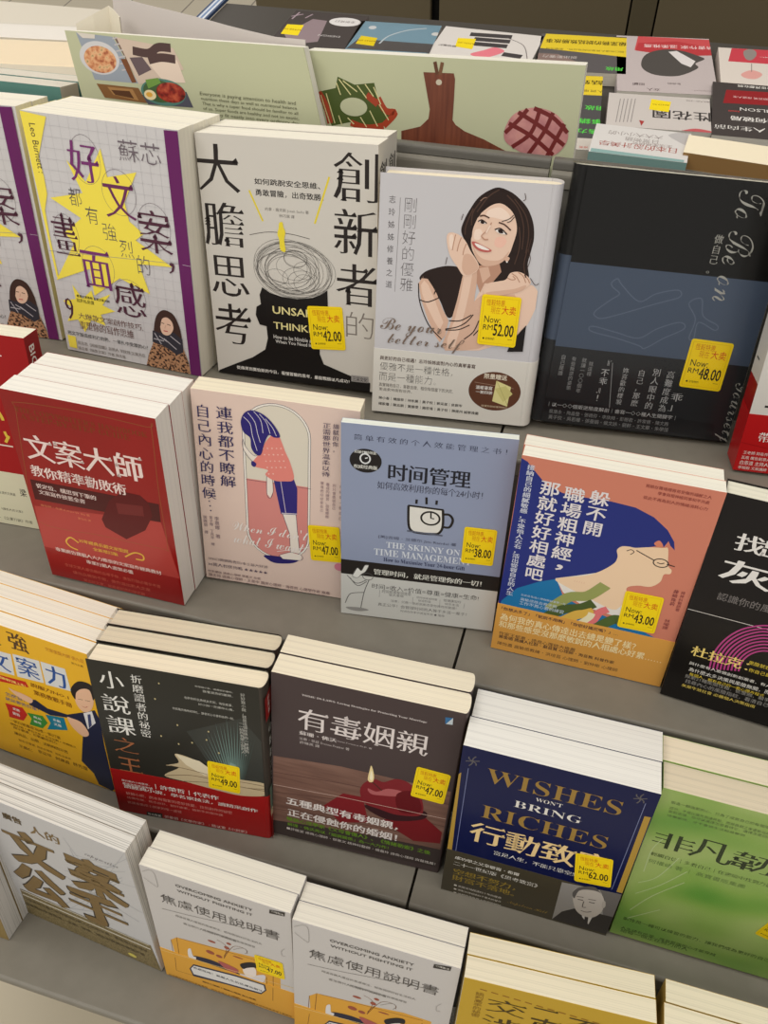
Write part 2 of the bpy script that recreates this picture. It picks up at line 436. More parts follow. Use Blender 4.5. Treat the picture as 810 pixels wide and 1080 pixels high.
BOOKS['A1'] = {'pose':[-36.9963,13.2333,17.7153,-0.0443,-0.0232,-0.0032],
 'w':15.08,
 'h':22.23,
 't':2.45,
 'art':[('s',(186,184,186),0.02,[0.93,0,0.93,22.2]),
  ('s',(186,184,186),0.02,[1.86,0,1.86,22.2]),
  ('s',(186,184,186),0.02,[2.79,0,2.79,22.2]),
  ('s',(186,184,186),0.02,[3.72,0,3.72,22.2]),
  ('s',(186,184,186),0.02,[4.65,0,4.65,22.2]),
  ('s',(186,184,186),0.02,[5.58,0,5.58,22.2]),
  ('s',(186,184,186),0.02,[6.51,0,6.51,22.2]),
  ('s',(186,184,186),0.02,[7.44,0,7.44,22.2]),
  ('s',(186,184,186),0.02,[8.37,0,8.37,22.2]),
  ('s',(186,184,186),0.02,[9.3,0,9.3,22.2]),
  ('s',(186,184,186),0.02,[10.23,0,10.23,22.2]),
  ('s',(186,184,186),0.02,[11.16,0,11.16,22.2]),
  ('s',(186,184,186),0.02,[12.09,0,12.09,22.2]),
  ('s',(186,184,186),0.02,[13.02,0,13.02,22.2]),
  ('s',(186,184,186),0.02,[13.95,0,13.95,22.2]),
  ('s',(186,184,186),0.02,[14.88,0,14.88,22.2]),
  ('s',(186,184,186),0.02,[0,0.93,15.1,0.93]),
  ('s',(186,184,186),0.02,[0,1.86,15.1,1.86]),
  ('s',(186,184,186),0.02,[0,2.79,15.1,2.79]),
  ('s',(186,184,186),0.02,[0,3.72,15.1,3.72]),
  ('s',(186,184,186),0.02,[0,4.65,15.1,4.65]),
  ('s',(186,184,186),0.02,[0,5.58,15.1,5.58]),
  ('s',(186,184,186),0.02,[0,6.51,15.1,6.51]),
  ('s',(186,184,186),0.02,[0,7.44,15.1,7.44]),
  ('s',(186,184,186),0.02,[0,8.37,15.1,8.37]),
  ('s',(186,184,186),0.02,[0,9.3,15.1,9.3]),
  ('s',(186,184,186),0.02,[0,10.23,15.1,10.23]),
  ('s',(186,184,186),0.02,[0,11.16,15.1,11.16]),
  ('s',(186,184,186),0.02,[0,12.09,15.1,12.09]),
  ('s',(186,184,186),0.02,[0,13.02,15.1,13.02]),
  ('s',(186,184,186),0.02,[0,13.95,15.1,13.95]),
  ('s',(186,184,186),0.02,[0,14.88,15.1,14.88]),
  ('s',(186,184,186),0.02,[0,15.81,15.1,15.81]),
  ('s',(186,184,186),0.02,[0,16.74,15.1,16.74]),
  ('s',(186,184,186),0.02,[0,17.67,15.1,17.67]),
  ('s',(186,184,186),0.02,[0,18.6,15.1,18.6]),
  ('s',(186,184,186),0.02,[0,19.53,15.1,19.53]),
  ('s',(186,184,186),0.02,[0,20.46,15.1,20.46]),
  ('s',(186,184,186),0.02,[0,21.39,15.1,21.39]),
  ('p',(246,226,84),[0,0.04,2.57,0.26,1.77,2,1.01,3.7,1.18,5.33,1.16,6.82,0.58,8.31,0.53,10.9,0.63,14.61,0.4,14.65]),
  ('p',(246,226,84),[3.83,3.58,5.46,5.23,7.47,2.26,7.73,4.55,10.7,3.8,9.12,6.5,9.33,8.11,10.62,9.05,9.72,9.74,13.13,11.68,9.71,11.92,10.45,14.65,7.45,13.62,4.32,15.84,4.32,13.21,0.32,14.92,3.07,11.01,2.25,10.11,4.34,8.53,1.42,7.1,4.94,6.24]),
  ('p',(246,226,84),[2.03,15.11,2.89,16.39,4.07,15.34,4.23,16.33,6.13,15.38,5.03,16.67,6.35,17.08,4.67,17.7,5,18.78,3.47,18.46,2.47,19.91,1.93,18.67,0.66,19.06,1.58,17.59,0.58,16.95,2.09,16.53]),
  ('q',(110,96,104),5.79,3.36,1.47,2.04,0.03),
  ('q',(110,96,104),8.68,5.75,1.67,1.95,0.03),
  ('q',(110,96,104),11.79,8.28,1.6,2.06,0.03),
  ('q',(110,96,104),2.42,10.32,1.3,1.92,0.03),
  ('q',(110,96,104),5.28,12.93,1.69,2,0.03),
  ('q',(110,96,104),8.21,15.43,1.7,1.82,0.03),
  ('t',(120,52,112),'m','h','好',4.04,1.89,7.13,5.28),
  ('t',(110,50,92),'m','h','文',7.08,4.37,10.18,8),
  ('t',(84,46,62),'m','h','案',10.16,6.85,13.42,10.62),
  ('t',(84,46,62),'m','h','，',12.8,11.23,13.4,12.31),
  ('t',(84,46,62),'m','h','畫',0.98,8.28,3.6,12.17),
  ('t',(120,52,112),'m','h','面',3.53,11.24,6.67,15.04),
  ('t',(84,46,62),'m','h','感',6.57,13.82,9.9,17.32),
  ('t',(92,84,88),'x','h','都',3.43,5.89,4.72,7.5),
  ('t',(92,84,88),'x','h','有',4.91,7.33,6.17,8.89),
  ('t',(92,84,88),'x','h','強',6.42,8.6,7.8,10.17),
  ('t',(92,84,88),'x','h','烈',7.98,9.91,9.35,11.47),
  ('t',(92,84,88),'x','h','的',9.54,11.06,10.84,12.83),
  ('t',(112,100,108),'x','h','蘇芯',9.23,1.27,13.22,3.01),
  ('t',(96,84,60),'g','r','Leo Burnett :',0.7,0.94,1.32,5.02),
  ('s',(150,145,148),0.04,[0.13,12.1,14.55,11.22]),
  ('t',(84,46,62),'m','h','9',0.76,16.59,1.65,18.79),
  ('t',(120,92,88),'m','h','大爆款文案創作技巧,',2.08,17.86,9.2,18.58),
  ('t',(120,92,88),'m','h','重塑你的寫作思維',1.99,18.73,8.05,19.61),
  ('t',(36,32,30),'g','h','把文字鍛造成利刃的熱，一舉扎中受眾的心！',0.42,20.05,9.42,20.48),
  ('t',(36,32,30),'G','h','電商文案策略 百萬文案大師',2.3,16.02,5.9,16.3),
  ('t',(36,32,30),'g','h','陪跑私房課',2.22,16.41,4.13,16.82),
  ('p',(246,226,84),[0.33,20.57,1.24,20.61,1.19,21.92,0.31,21.88]),
  ('t',(120,110,104),'g','h','蔡志忠《超級個體》創辦人 李欣頻 文案天后',1.37,21.02,9.01,21.39),
  ('t',(120,110,104),'g','h','張立章《銷售文案》作者 陳志強',1.33,21.61,6.72,21.97),
  ('b',(70,50,44),[11.03,16.48,11.77,15.98,12.66,16.26,13.14,17.25,13.32,18.56,13.12,19.71,12.51,19.7,10.54,20.07,10.26,19.13,10.56,17.46]),
  ('p','leopard',[10.22,19.4,9.45,20.95,9.03,22.23,13.89,22.23,13.78,21.05,13.34,19.54,12.69,19.27]),
  ('p',(58,56,64),[10.24,18.29,10.94,18.42,12.56,18.12,13.37,18.68,13.35,20,12.63,20.41,11.27,19.73,10.07,19.5]),
  ('s',(186,182,188),0.09,[10.41,18.52,11.02,19.58]),
  ('s',(186,182,188),0.09,[11.38,18.92,12.63,19.84]),
  ('s',(186,182,188),0.09,[10.89,18.75,11.69,19.19]),
  ('s',(186,182,188),0.09,[12.11,18.53,13.11,19.19]),
  ('s',(186,182,188),0.09,[10.26,19.13,11.35,19.19]),
  ('b',(232,194,170),[11.15,17.09,11.48,16.62,12.16,16.54,12.57,16.97,12.55,17.67,12.17,18.32,11.63,18.55,11.2,18.24]),
  ('b',(70,50,44),[10.91,17.39,11.22,16.57,11.94,16.2,12.58,16.4,12.81,17.18,12.59,17.92,12.49,17.11,12.01,16.69,11.44,16.92,11.13,17.74]),
  ('s',(60,36,30),0.07,[11.32,17.32,11.62,17.36]),
  ('s',(60,36,30),0.07,[11.92,17.37,12.28,17.43]),
  ('s',(196,80,80),0.1,[11.45,18.1,11.89,18.11]),
  ('s',(206,160,138),0.05,[11.77,17.49,11.62,17.84]),
  ('p',(104,36,96),[13.81,0.11,15.08,0.06,15.04,22.23,13.91,22.23]),
  ('s',(206,203,204),0.03,[14.26,11.27,15.08,11.29])],
 'base':(206,203,204),
 'spine':'L',
 'pages':(236,230,214),
 'gloss':(0.42,0.1),
 'spine_col':(236,222,110)}
BOOKS['A0'] = {'pose':[-53.9599,14.79,17.7066,0.0641,-0.0166,0.002],
 'w':15.37,
 'h':22.07,
 't':2.6,
 'art':[],
 'base':(206,203,204),
 'spine':'L',
 'pages':(236,230,214),
 'gloss':(0.42,0.1),
 'spine_col':(236,222,110)}
BOOKS['B'] = {'pose':[-20.3719,14.3337,18.0378,0.0124,0.0188,0.0354],
 'w':15.94,
 'h':21.67,
 't':3.2,
 'art':[('t',(44,38,36),'m','h','大',-0.17,0.79,3.78,4.62),
  ('t',(44,38,36),'m','h','膽',0.03,5.51,3.93,9.26),
  ('t',(44,38,36),'m','h','思',0.24,10.16,3.92,13.87),
  ('t',(44,38,36),'m','h','考',0.14,14.58,3.88,18.51),
  ('t',(44,38,36),'m','h','創',12.11,0.7,16.06,4.52),
  ('t',(44,38,36),'m','h','新',12.08,5.16,16.04,8.98),
  ('t',(44,38,36),'m','h','者',12.2,9.73,16.1,13.43),
  ('t',(124,116,110),'x','h','的',13.11,14.05,15.7,16.44),
  ('t',(36,32,30),'G','h','如何跳脫安全思維、',5.1,3.25,10.98,3.77),
  ('t',(36,32,30),'G','h','勇敢冒險，出奇致勝！',5.12,4.13,11.25,4.7),
  ('t',(110,104,98),'g','h','約拿・薩克斯 Jonah Sachs 著',5.91,5.58,9.87,5.91),
  ('t',(110,104,98),'g','h','林巧棠 譯',7.18,6.05,8.57,6.33),
  ('s',(226,206,60),0.16,[4.56,4.3,5.65,6.79]),
  ('s',(226,206,60),0.16,[11.77,2.72,10.39,6.6]),
  ('c',(70,64,60),0.05,[4.32,8.06,6.12,7.66,8.16,7.67,9.89,7.93]),
  ('q',(96,92,88),8.28,10.57,1.61,1.14,0.025),
  ('q',(96,92,88),6.64,11.58,1.05,0.72,0.025),
  ('q',(96,92,88),8.15,10.92,3.65,2.66,0.025),
  ('q',(96,92,88),8.55,11.58,1.34,0.99,0.025),
  ('q',(96,92,88),7.57,11.07,2.82,1.84,0.025),
  ('q',(96,92,88),9.34,10.76,1.05,0.77,0.025),
  ('q',(96,92,88),8.68,10.73,3.05,1.99,0.025),
  ('q',(96,92,88),8.38,10.65,3.25,2.28,0.025),
  ('q',(96,92,88),8.13,10.86,3.44,2.51,0.025),
  ('q',(96,92,88),7.83,10.95,2.01,1.53,0.025),
  ('q',(96,92,88),8.73,11.16,3.06,2.05,0.025),
  ('q',(96,92,88),9.19,11.77,1.47,0.98,0.025),
  ('q',(96,92,88),7.8,11.11,2.93,1.91,0.025),
  ('q',(96,92,88),9.27,11.93,1.01,0.82,0.025),
  ('q',(96,92,88),7.42,10.51,2.16,1.57,0.025),
  ('q',(96,92,88),8.53,9.77,1.08,0.7,0.025),
  ('q',(96,92,88),8.52,10.82,3.67,2.23,0.025),
  ('q',(96,92,88),8.47,9.78,1.07,0.77,0.025),
  ('q',(96,92,88),7.63,10.31,2.78,1.74,0.025),
  ('q',(96,92,88),8.36,10.77,3.53,2.51,0.025),
  ('q',(96,92,88),8.3,10.88,2.76,2.1,0.025),
  ('q',(96,92,88),8.03,11.11,2.2,1.54,0.025),
  ('q',(96,92,88),8.17,10.84,3.28,2.48,0.025),
  ('q',(96,92,88),7.38,10.96,2.58,1.57,0.025),
  ('q',(96,92,88),8.11,11.01,2.57,1.95,0.025),
  ('q',(96,92,88),7.61,10.45,3.05,2.31,0.025),
  ('p',(26,23,22),[5.19,12.65,4.89,13.39,4.95,14.27,4.5,14.56,4.37,15.36,4.69,16.25,5.37,16.35,5.42,17.53,5.09,18.68,3.73,19.65,1.69,20.64,0.12,21.44,0,21.67,7.79,21.67,15.38,21.67,15.43,20.77,13.21,20.19,10.89,19.44,10.52,18.47,10.55,17.22,11.3,16.82,11.42,14.1,11.4,12.29,10.91,12.69,10.01,13.13,8.49,13.41,6.98,13.34,5.92,13.1]),
  ('b',(232,212,60),[7.17,6.79,7.46,6.72,7.53,7.11,7.68,7.55,7.55,8.24,7.62,9.2,7.15,9.1,7.08,8.28,6.94,7.75,7.08,7.26]),
  ('t',(226,214,150),'G','h','UNSAFE',6.07,14.29,10.39,15.03),
  ('t',(226,214,150),'G','h','THINKING',6.07,15.81,11.42,16.5),
  ('t',(228,224,218),'g','h','How to be Nimble and Bold',6.02,17.08,11.1,17.46),
  ('t',(228,224,218),'g','h','When You Need It Most',6.18,17.56,10.78,17.88),
  ('t',(228,224,218),'G','h','從蘋果到賈伯斯的今日，看懂冒險的思考，最能戰勝以凡成功！',1.99,20.7,13.39,21.08),
  ('p',(150,146,144),[13.58,20.18,15.25,20.15,15.25,20.79,13.58,20.82]),
  ('t',(36,32,30),'g','h','三采文化',13.71,20.29,15.13,20.74)],
 'base':(206,201,193),
 'spine':'R',
 'pages':(236,230,216),
 'gloss':(0.4,0.1),
 'spine_col':(206,200,190),
 'spine_art':[('t',(44,38,36),'M','v','創新者的大膽思考',0.5,1.4,2.9,17)],
 'stickers':[(11.25,15.86,-0.076,3.35,4.11,'42.00')]}
BOOKS['C'] = {'pose':[-5.269,12.5073,17.974,0.1108,0.062,0.0163],
 'w':13.42,
 'h':20.57,
 't':2.8,
 'art':[('t',(84,80,82),'g','v','志玲姊姊修養之道',0.75,1.65,1.32,9.46),
  ('s',(130,126,128),0.04,[1.67,1.79,1.57,9.39]),
  ('t',(112,108,110),'x','v','剛剛好的優雅',1.94,1.67,3.11,9.37),
  ('b',(44,32,29),[6.75,4.12,6.87,3.2,7.32,2.19,7.88,1.33,8.7,0.72,9.4,0.5,10.34,0.77,11.09,1.25,11.79,1.93,12.34,2.97,12.55,4.11,12.45,5.15,12.32,6.2,12.55,7.25,12.04,7.6,10.71,7.93,9.64,8.06,8.83,7.72,8.44,6.83,7.53,5.39]),
  ('b',(44,32,29),[3.63,8.17,3.85,7.65,4.6,7.21,5.97,6.85,7.07,7.07,7.43,8.31,7.25,9.75,6.72,10.93,6.16,11.15,5.41,9.75,4.54,8.56]),
  ('p',(230,198,178),[8.7,8.67,8.9,8.03,10.7,7.87,11.91,8.39,12.7,7.95,13.35,8.26,13.42,9.01,13.42,9.82,13.06,10.67,12.56,11.69,12.17,12.3,11.29,12.97,9.14,13.86,7.69,14,8.07,10.32]),
  ('p',(214,176,154),[8.25,9.66,8.96,8.96,10.35,8.92,11.57,8.73,11.95,9.33,11.53,10.97,10.47,12.72,9.12,13.69,7.85,13.99,8.11,10.64]),
  ('b',(230,198,178),[12,8.69,12.34,8.12,12.87,7.84,13.42,8.33,13.42,9.01,13.42,9.74,12.96,11.16,12.37,12,12.11,11.9,12.15,10.27]),
  ('p',(214,176,154),[3.55,8.49,3.86,7.93,4.28,8.05,4.77,8.7,5.16,9.3,5.69,10.46,6.31,11.46,6.13,12.81,5.69,13.44,5.26,12.89,4.51,11.46,3.87,9.89]),
  ('p',(230,198,178),[3.75,8.63,4.01,8.21,4.38,8.57,4.93,9.64,5.5,10.88,5.88,11.66,5.61,12.35,5.07,11.58,4.34,10.34,3.93,9.41]),
  ('p',(214,176,154),[7.19,7.37,8.37,6.81,8.37,8.38,8.28,9.98,8.18,11.28,7.99,12.63,7.85,13.99,6.24,14.15,5.91,13.67,6.47,11.77,6.89,9.62]),
  ('p',(230,198,178),[7.29,7.48,7.95,7.18,7.85,8.74,7.65,10.36,7.36,12.02,7.02,13.73,6.39,13.96,6.32,13.12,6.82,11.41,7.11,9.6]),
  ('c',(44,32,29),0.09,[3.55,8.49,3.75,10.07,4.61,11.95,5.84,13.17]),
  ('c',(44,32,29),0.09,[3.77,8,4.5,8.09,5.02,8.68,4.91,9.32]),
  ('c',(44,32,29),0.09,[3.77,9.9,4.48,10,5.55,9.45]),
  ('c',(44,32,29),0.09,[6.09,12.22,7.03,11.97,7.79,11.49,8.35,10.75]),
  ('c',(44,32,29),0.09,[6.09,12.31,7.21,12.17,8.12,11.68]),
  ('c',(44,32,29),0.09,[6.35,11.46,7.3,11.37,8.2,10.79]),
  ('c',(44,32,29),0.09,[8.53,12.57,9.1,11.86,9.71,11.63]),
  ('c',(44,32,29),0.09,[4.33,7.79,5.2,8.98,5.58,9.9]),
  ('c',(44,32,29),0.09,[7.76,12.98,8.5,12.24,8.87,11.22]),
  ('p',(186,142,120),[8.29,6.63,10.06,6.33,10.29,6.98,9.63,7.96,9.02,8.02,8.73,8.82,8.37,8.07]),
  ('p',(214,176,154),[8.44,6.83,9.18,6.65,9.44,7.36,8.86,8.03]),
  ('b',(230,198,178),[8.1,2.59,8.94,1.85,9.71,1.68,10.5,2.13,10.93,2.79,11.13,3.66,10.96,4.7,10.73,5.55,10.23,6.19,9.48,6.53,8.75,6.59,8.18,6.09,7.74,5.37,7.58,4.67,7.65,3.78,7.88,3.04]),
  ('b',(214,176,154),[7.77,5.07,8.13,5.64,8.69,6.05,9.58,6.13,10.2,5.93,10.7,5.29,10.6,5.74,10.2,6.23,9.48,6.55,8.72,6.59,8.14,6.06]),
  ('b',(240,216,200),[8.72,2.26,9.57,1.97,10.29,2.35,10.57,2.93,9.97,2.89,9.22,2.77,8.65,2.73]),
  ('b',(240,216,200),[7.84,3.86,8.25,3.74,8.47,4.13,8.21,4.56,7.81,4.48]),
  ('b',(236,190,172),[9.54,4.34,10.12,4.18,10.43,4.54,10.07,5.04,9.53,4.93]),
  ('b',(230,198,178),[5.6,4.53,5.81,4.19,6.33,4.21,6.84,4.46,7.24,4.88,7.64,5.53,8.19,6.21,8.42,6.71,8.16,7.19,7.3,7.57,6.65,6.86,6.07,6.14,5.76,5.41]),
  ('b',(214,176,154),[7.12,5.88,7.72,5.83,8.36,6.68,8.1,7.17,7.45,7.47,7.06,6.95]),
  ('b',(240,216,200),[5.81,4.48,6.07,4.35,6.21,4.9,6.11,5.5,5.87,5.22]),
  ('c',(186,142,120),0.08,[6.31,4.3,6.21,4.9,6.14,5.56]),
  ('c',(186,142,120),0.08,[6.78,4.5,6.62,5.07,6.54,5.62]),
  ('c',(186,142,120),0.08,[7.24,4.94,7.08,5.43,7.03,5.88]),
  ('b',(230,198,178),[8.96,8.68,9.27,8.03,10.1,7.77,10.72,7.56,11.03,7.01,11.72,6.86,12.44,7.17,12.76,7.69,12.3,8.2,11.55,8.58,10.5,8.86,9.44,9.05]),
  ('b',(214,176,154),[9.25,8.78,10.31,8.53,11.51,8.27,12.38,7.88,12.28,8.23,11.56,8.61,10.51,8.89,9.44,9.06]),
  ('c',(186,142,120),0.08,[10.83,7.43,11.2,7.55,11.48,7.46,11.24,7.24]),
  ('c',(186,142,120),0.08,[11.13,7.03,11.54,7.27,11.87,7.71]),
  ('c',(186,142,120),0.08,[11.65,6.9,12.08,7.17,12.36,7.7]),
  ('c',(186,142,120),0.08,[12.16,7.07,12.51,7.41,12.67,7.7]),
  ('b',(44,32,29),[8.11,2.65,8.29,2.12,8.83,1.69,9.7,1.6,10.45,1.97,10.95,2.67,11.17,3.78,11.08,4.69,10.97,5.26,11.31,5.39,11.61,4.18,11.35,2.61,10.67,1.39,9.72,0.76,8.85,0.79,8.04,1.44,7.48,2.33,7.08,3.51,7.01,4.39,7.57,4.5,7.63,3.61,7.82,3.05]),
  ('c',(74,54,46),0.1,[7.52,2.18,7.08,3.51,7.06,4.24]),
  ('c',(74,54,46),0.1,[8.22,1.42,7.55,2.46,7.5,3.48]),
  ('c',(74,54,46),0.1,[10.05,1.01,11.03,1.93,11.62,3.31,11.72,5.06]),
  ('c',(74,54,46),0.1,[9.42,0.64,8.61,1.25,7.85,2.44]),
  ('c',(74,54,46),0.1,[10.66,1.25,11.68,2.44,12.1,3.85,12.05,5.33]),
  ('c',(74,54,46),0.1,[11.28,3.33,11.51,4.78,11.27,6.29]),
  ('c',(74,54,46),0.1,[12.16,5.02,12.02,6.23,12.31,7.27]),
  ('c',(150,120,104),0.06,[8.03,1.58,8.27,1.36,8.5,1.29]),
  ('c',(44,32,29),0.06,[10.75,2.46,10.4,2.8,9.87,3.01]),
  ('c',(44,32,29),0.06,[10.82,2.59,10.57,2.93,10.29,3.06]),
  ('c',(84,58,48),0.11,[8.11,2.74,8.43,2.66,8.87,2.82]),
  ('c',(84,58,48),0.11,[9.64,3.11,10.13,3.25,10.65,3.64]),
  ('b',(240,232,228),[8.1,3.14,8.36,3.06,8.64,3.24,8.35,3.3]),
  ('b',(40,26,24),[8.18,3.11,8.39,3.06,8.52,3.25,8.29,3.29]),
  ('c',(40,28,26),0.09,[8.01,3.15,8.29,3.01,8.7,3.24]),
  ('b',(240,232,228),[9.44,3.71,9.82,3.62,10.3,3.96,9.79,3.94]),
  ('b',(40,26,24),[9.64,3.66,9.91,3.64,10.09,3.89,9.76,3.9]),
  ('c',(40,28,26),0.1,[9.38,3.68,9.84,3.56,10.39,3.98]),
  ('c',(186,142,120),0.07,[9.08,3.15,8.76,3.79,8.38,4.23,8.52,4.36]),
  ('c',(186,142,120),0.1,[8.42,4.31,8.65,4.5,8.95,4.48]),
  ('c',(240,216,200),0.12,[9.01,3.36,8.72,3.97]),
  ('b',(190,98,92),[7.65,4.76,8.02,4.76,8.55,4.98,9.31,5.31,9,5.48,8.39,5.44,7.91,5.18]),
  ('b',(240,232,226),[7.9,4.85,8.4,4.96,9.13,5.29,8.62,5.3,8.14,5.13]),
  ('b',(214,176,154),[10.41,5.91,10.66,5.71,10.83,5.84,10.65,6.13]),
  ('e',(236,232,228),10.64,6.13,0.07,0.06),
  ('p',(30,26,26),[12.13,12.29,12.5,11.73,12.85,11.24,12.85,12.49,12.86,13.57,11.54,13.71,11.76,12.93]),
  ('c',(74,54,46),0.05,[11.41,0.78,11.52,1.19,11.34,1.34]),
  ('c',(74,54,46),0.05,[12.34,4.12,12.25,5.01,12.47,5.74,12.33,6.51]),
  ('c',(74,54,46),0.05,[12.67,7.27,13.14,7.81,13.42,7.64]),
  ('c',(74,54,46),0.05,[5.76,6.14,5.68,6.75]),
  ('c',(74,54,46),0.05,[6.77,2.66,6.66,3.13]),
  ('t',(122,104,92),'i','h','Be your',0.46,11.65,5.8,13.21),
  ('t',(122,104,92),'i','h','better self',1.15,13.03,7.81,14.33)],
 'base':(198,196,200),
 'spine':'R',
 'pages':(238,226,200),
 'gloss':(0.36,0.15),
 'bulge':0.95,
 'inset':0.25,
 'band':{'base':(216,212,204),'v':14.52,'art':[('t',(70,44,36),'G','h','與更好的自己相遇！志玲姊姊面對內心的真摯書寫',0.54,15.16,8.98,15.55),('t',(96,92,88),'x','h','優雅不是一種性格，',0.57,15.76,7.05,16.51),('t',(96,92,88),'x','h','而是一種能力。',0.53,16.68,5.64,17.48),('t',(90,82,76),'g','h','真實擁抱自己，喜歡自我，相信每個當下的決定。',0.54,17.71,7.26,18.08),('t',(90,82,76),'g','h','更溫柔地面對世界。',0.56,18.18,3.57,18.48),('t',(36,32,30),'G','h','陳小春｜楊謹華｜林依晨｜黃子佼｜郭采潔｜侯佩岑',0.59,19.03,8.17,19.34),('t',(36,32,30),'G','h','楊紫瓊｜陳志朋｜賈靜雯｜謝哲青｜黃子佼｜陳建州 誠摯推薦',0.56,19.6,9.69,19.92),('e',(98,62,46),10.88,17.48,2.29,1.83),('t',(230,220,200),'G','h','限量贈送',9.84,15.86,11.84,16.36),('s',(180,150,130),0.03,[9.05,16.78,12.51,17.05]),('t',(228,224,218),'G','h','溫暖書寫',9.2,17.05,10.66,17.4),('t',(228,224,218),'G','h','一套四張',9.24,17.5,10.71,17.81),('p',(222,214,150),[10.94,16.45,12.26,16.92,12.13,18.8,10.77,18.42]),('p',(206,198,130),[10.88,17.22,11.79,16.87,12.48,17.56,11.73,18.42]),('s',(160,150,90),0.03,[10.99,16.5,12.19,18.74]),('t',(210,190,160),'g','h','隨書附贈限量明信片',9.86,18.84,12.16,19.03)]},
 'spine_art':[('t',(80,76,76),'g','v','志玲姊姊修養之道',1,5.4,1.7,12.5),('e',(60,56,56),1.3,2.2,0.28,0.28)],
 'stickers':[(10.55,11.09,0.011,3.26,4.34,'52.00')]}
BOOKS['D'] = {'pose':[11.3669,15.6114,18.1417,0.1692,0.135,-0.0232],
 'w':16.53,
 'h':21.58,
 't':2,
 'art':[('R',(76,88,108),7.41,14.51),
  ('R',(42,43,45),14.51,21.45),
  ('p',(34,34,36),[0.05,20.51,0,19.17,15.06,19.97,15.3,21.4]),
  ('o',(98,110,130),0.09,[3.66,8.75,4.1,8.37,4.54,8.84,6.21,10.03,7.42,9.27,9.12,8.78,9.39,9.33,7.73,10.03,3.87,11.64,2.96,11.66,2.78,11.25,3.83,10.18,4.49,9.58,3.87,9.12]),
  ('o',(98,110,130),0.09,[2.84,12.49,4.91,12.81,6.84,13.09,8.22,12.12,9.9,11.4,10.41,11.88,8.93,12.86,7.56,13.9,7.04,13.73,5.01,13.29,2.79,12.93]),
  ('o',(98,110,130),0.09,[10.27,9.76,11.19,9.27,11.68,10.67,13.03,11.32,12.88,11.74,11.43,11.23,11.38,12.59,10.98,12.58,11.11,10.99]),
  ('t',(176,174,166),'j','r','To Be on',11.95,0.69,14.18,9.34),
  ('t',(176,174,166),'j','r','Yourself',15.34,15.94,17.18,21.84),
  ('t',(170,168,160),'m','v','做自己。',10.96,4.1,11.7,7.3),
  ('t',(190,190,190),'m','v','『不乖』！',4.32,15.23,5.05,19.15),
  ('t',(176,176,176),'m','v','妳喜歡的樣貌',6.15,15.74,6.67,19.18),
  ('t',(176,176,176),'m','v','自己，那麼',7.47,15.76,8.11,19.2),
  ('t',(176,176,176),'m','v','別人眼中的',8.7,15.51,9.41,19.34),
  ('t',(176,176,176),'m','v','高難度成為',9.91,15.59,10.61,19.43),
  ('t',(176,176,176),'m','v','乖」',10.73,17.46,11.79,19.28),
  ('t',(150,150,150),'g','v','自己是誰',0.68,15.19,1.13,17.11),
  ('t',(150,150,150),'g','v','有些叛逆的姿態',1.63,15.27,2.04,18.33),
  ('t',(150,150,150),'g','v','就讓一〇〇個年',2.51,15.28,2.94,18.52),
  ('t',(150,150,150),'g','v','就這樣',3.15,15.53,3.56,16.89),
  ('s',(170,170,170),0.04,[5.15,15.46,5.72,19.53]),
  ('t',(186,186,186),'g','h','｜以一〇〇個叛逆態度解剖｜書寫一〇〇種人生關鍵字｜',0.4,19.59,11.6,20.01),
  ('t',(140,140,140),'g','h','蔡康永・陶晶瑩・張德芬・李欣頻・彭樹君・許常德・陳文茜',0.53,20.26,11.13,20.64),
  ('t',(140,140,140),'g','h','黃子佼・吳若權・張曼娟・侯文詠・劉軒・王文華・朱學恒',0.56,20.79,11.25,21.19)],
 'base':(18,17,16),
 'spine':'L',
 'pages':(232,228,212),
 'gloss':(0.3,0.2),
 'board':0.07,
 'inset':0.04,
 'wrap':1,
 'bulge':1,
 'spine_cols':[((18,17,16),0,6.91),((76,88,108),6.91,14.01),((42,43,45),14.01,21.5)],
 'spine_art':[('R',(76,88,108),6.91,14.01),('R',(50,51,53),14.01,21.4),('t',(150,148,140),'g','v','不乖',1.2,15,2.1,18)],
 'stickers':[(12.99,14.79,0.024,3.55,4.28,'48.00')]}
BOOKS['E'] = {'pose':[27.255,13.1323,18.0313,0.0771,0.0529,0.0245],
 'w':14.82,
 'h':21.01,
 't':3,
 'art':[('s',(36,32,30),0.18,[1,15,1.37,14.99])],
 'base':(206,202,196),
 'spine':'L',
 'pages':(232,226,210),
 'gloss':(0.3,0.2),
 'board':0.25,
 'inset':0.3,
 'spine_art':[('R',(150,20,22),13.2,21),('s',(36,32,30),0.15,[0.5,11.7,1.4,11.7])],
 'band':{'base':(176,26,28),'v':15.75,'art':[('t',(228,224,218),'m','h','帶',1.22,17.29,2.24,18.15),('s',(120,14,16),0.03,[0,18.36,2.23,18.69]),('t',(228,224,218),'g','h','王老師 知名作家',0.41,19.1,2.71,19.4),('t',(228,224,218),'g','h','瓦瓶 廣告創意人',0.37,19.57,2.69,19.87),('t',(228,224,218),'g','h','白恩遠 主持人',0.37,20.01,2.65,20.4),('t',(228,224,218),'g','h','李柏毅 文案講師',0.33,20.53,2.63,20.82)]}}
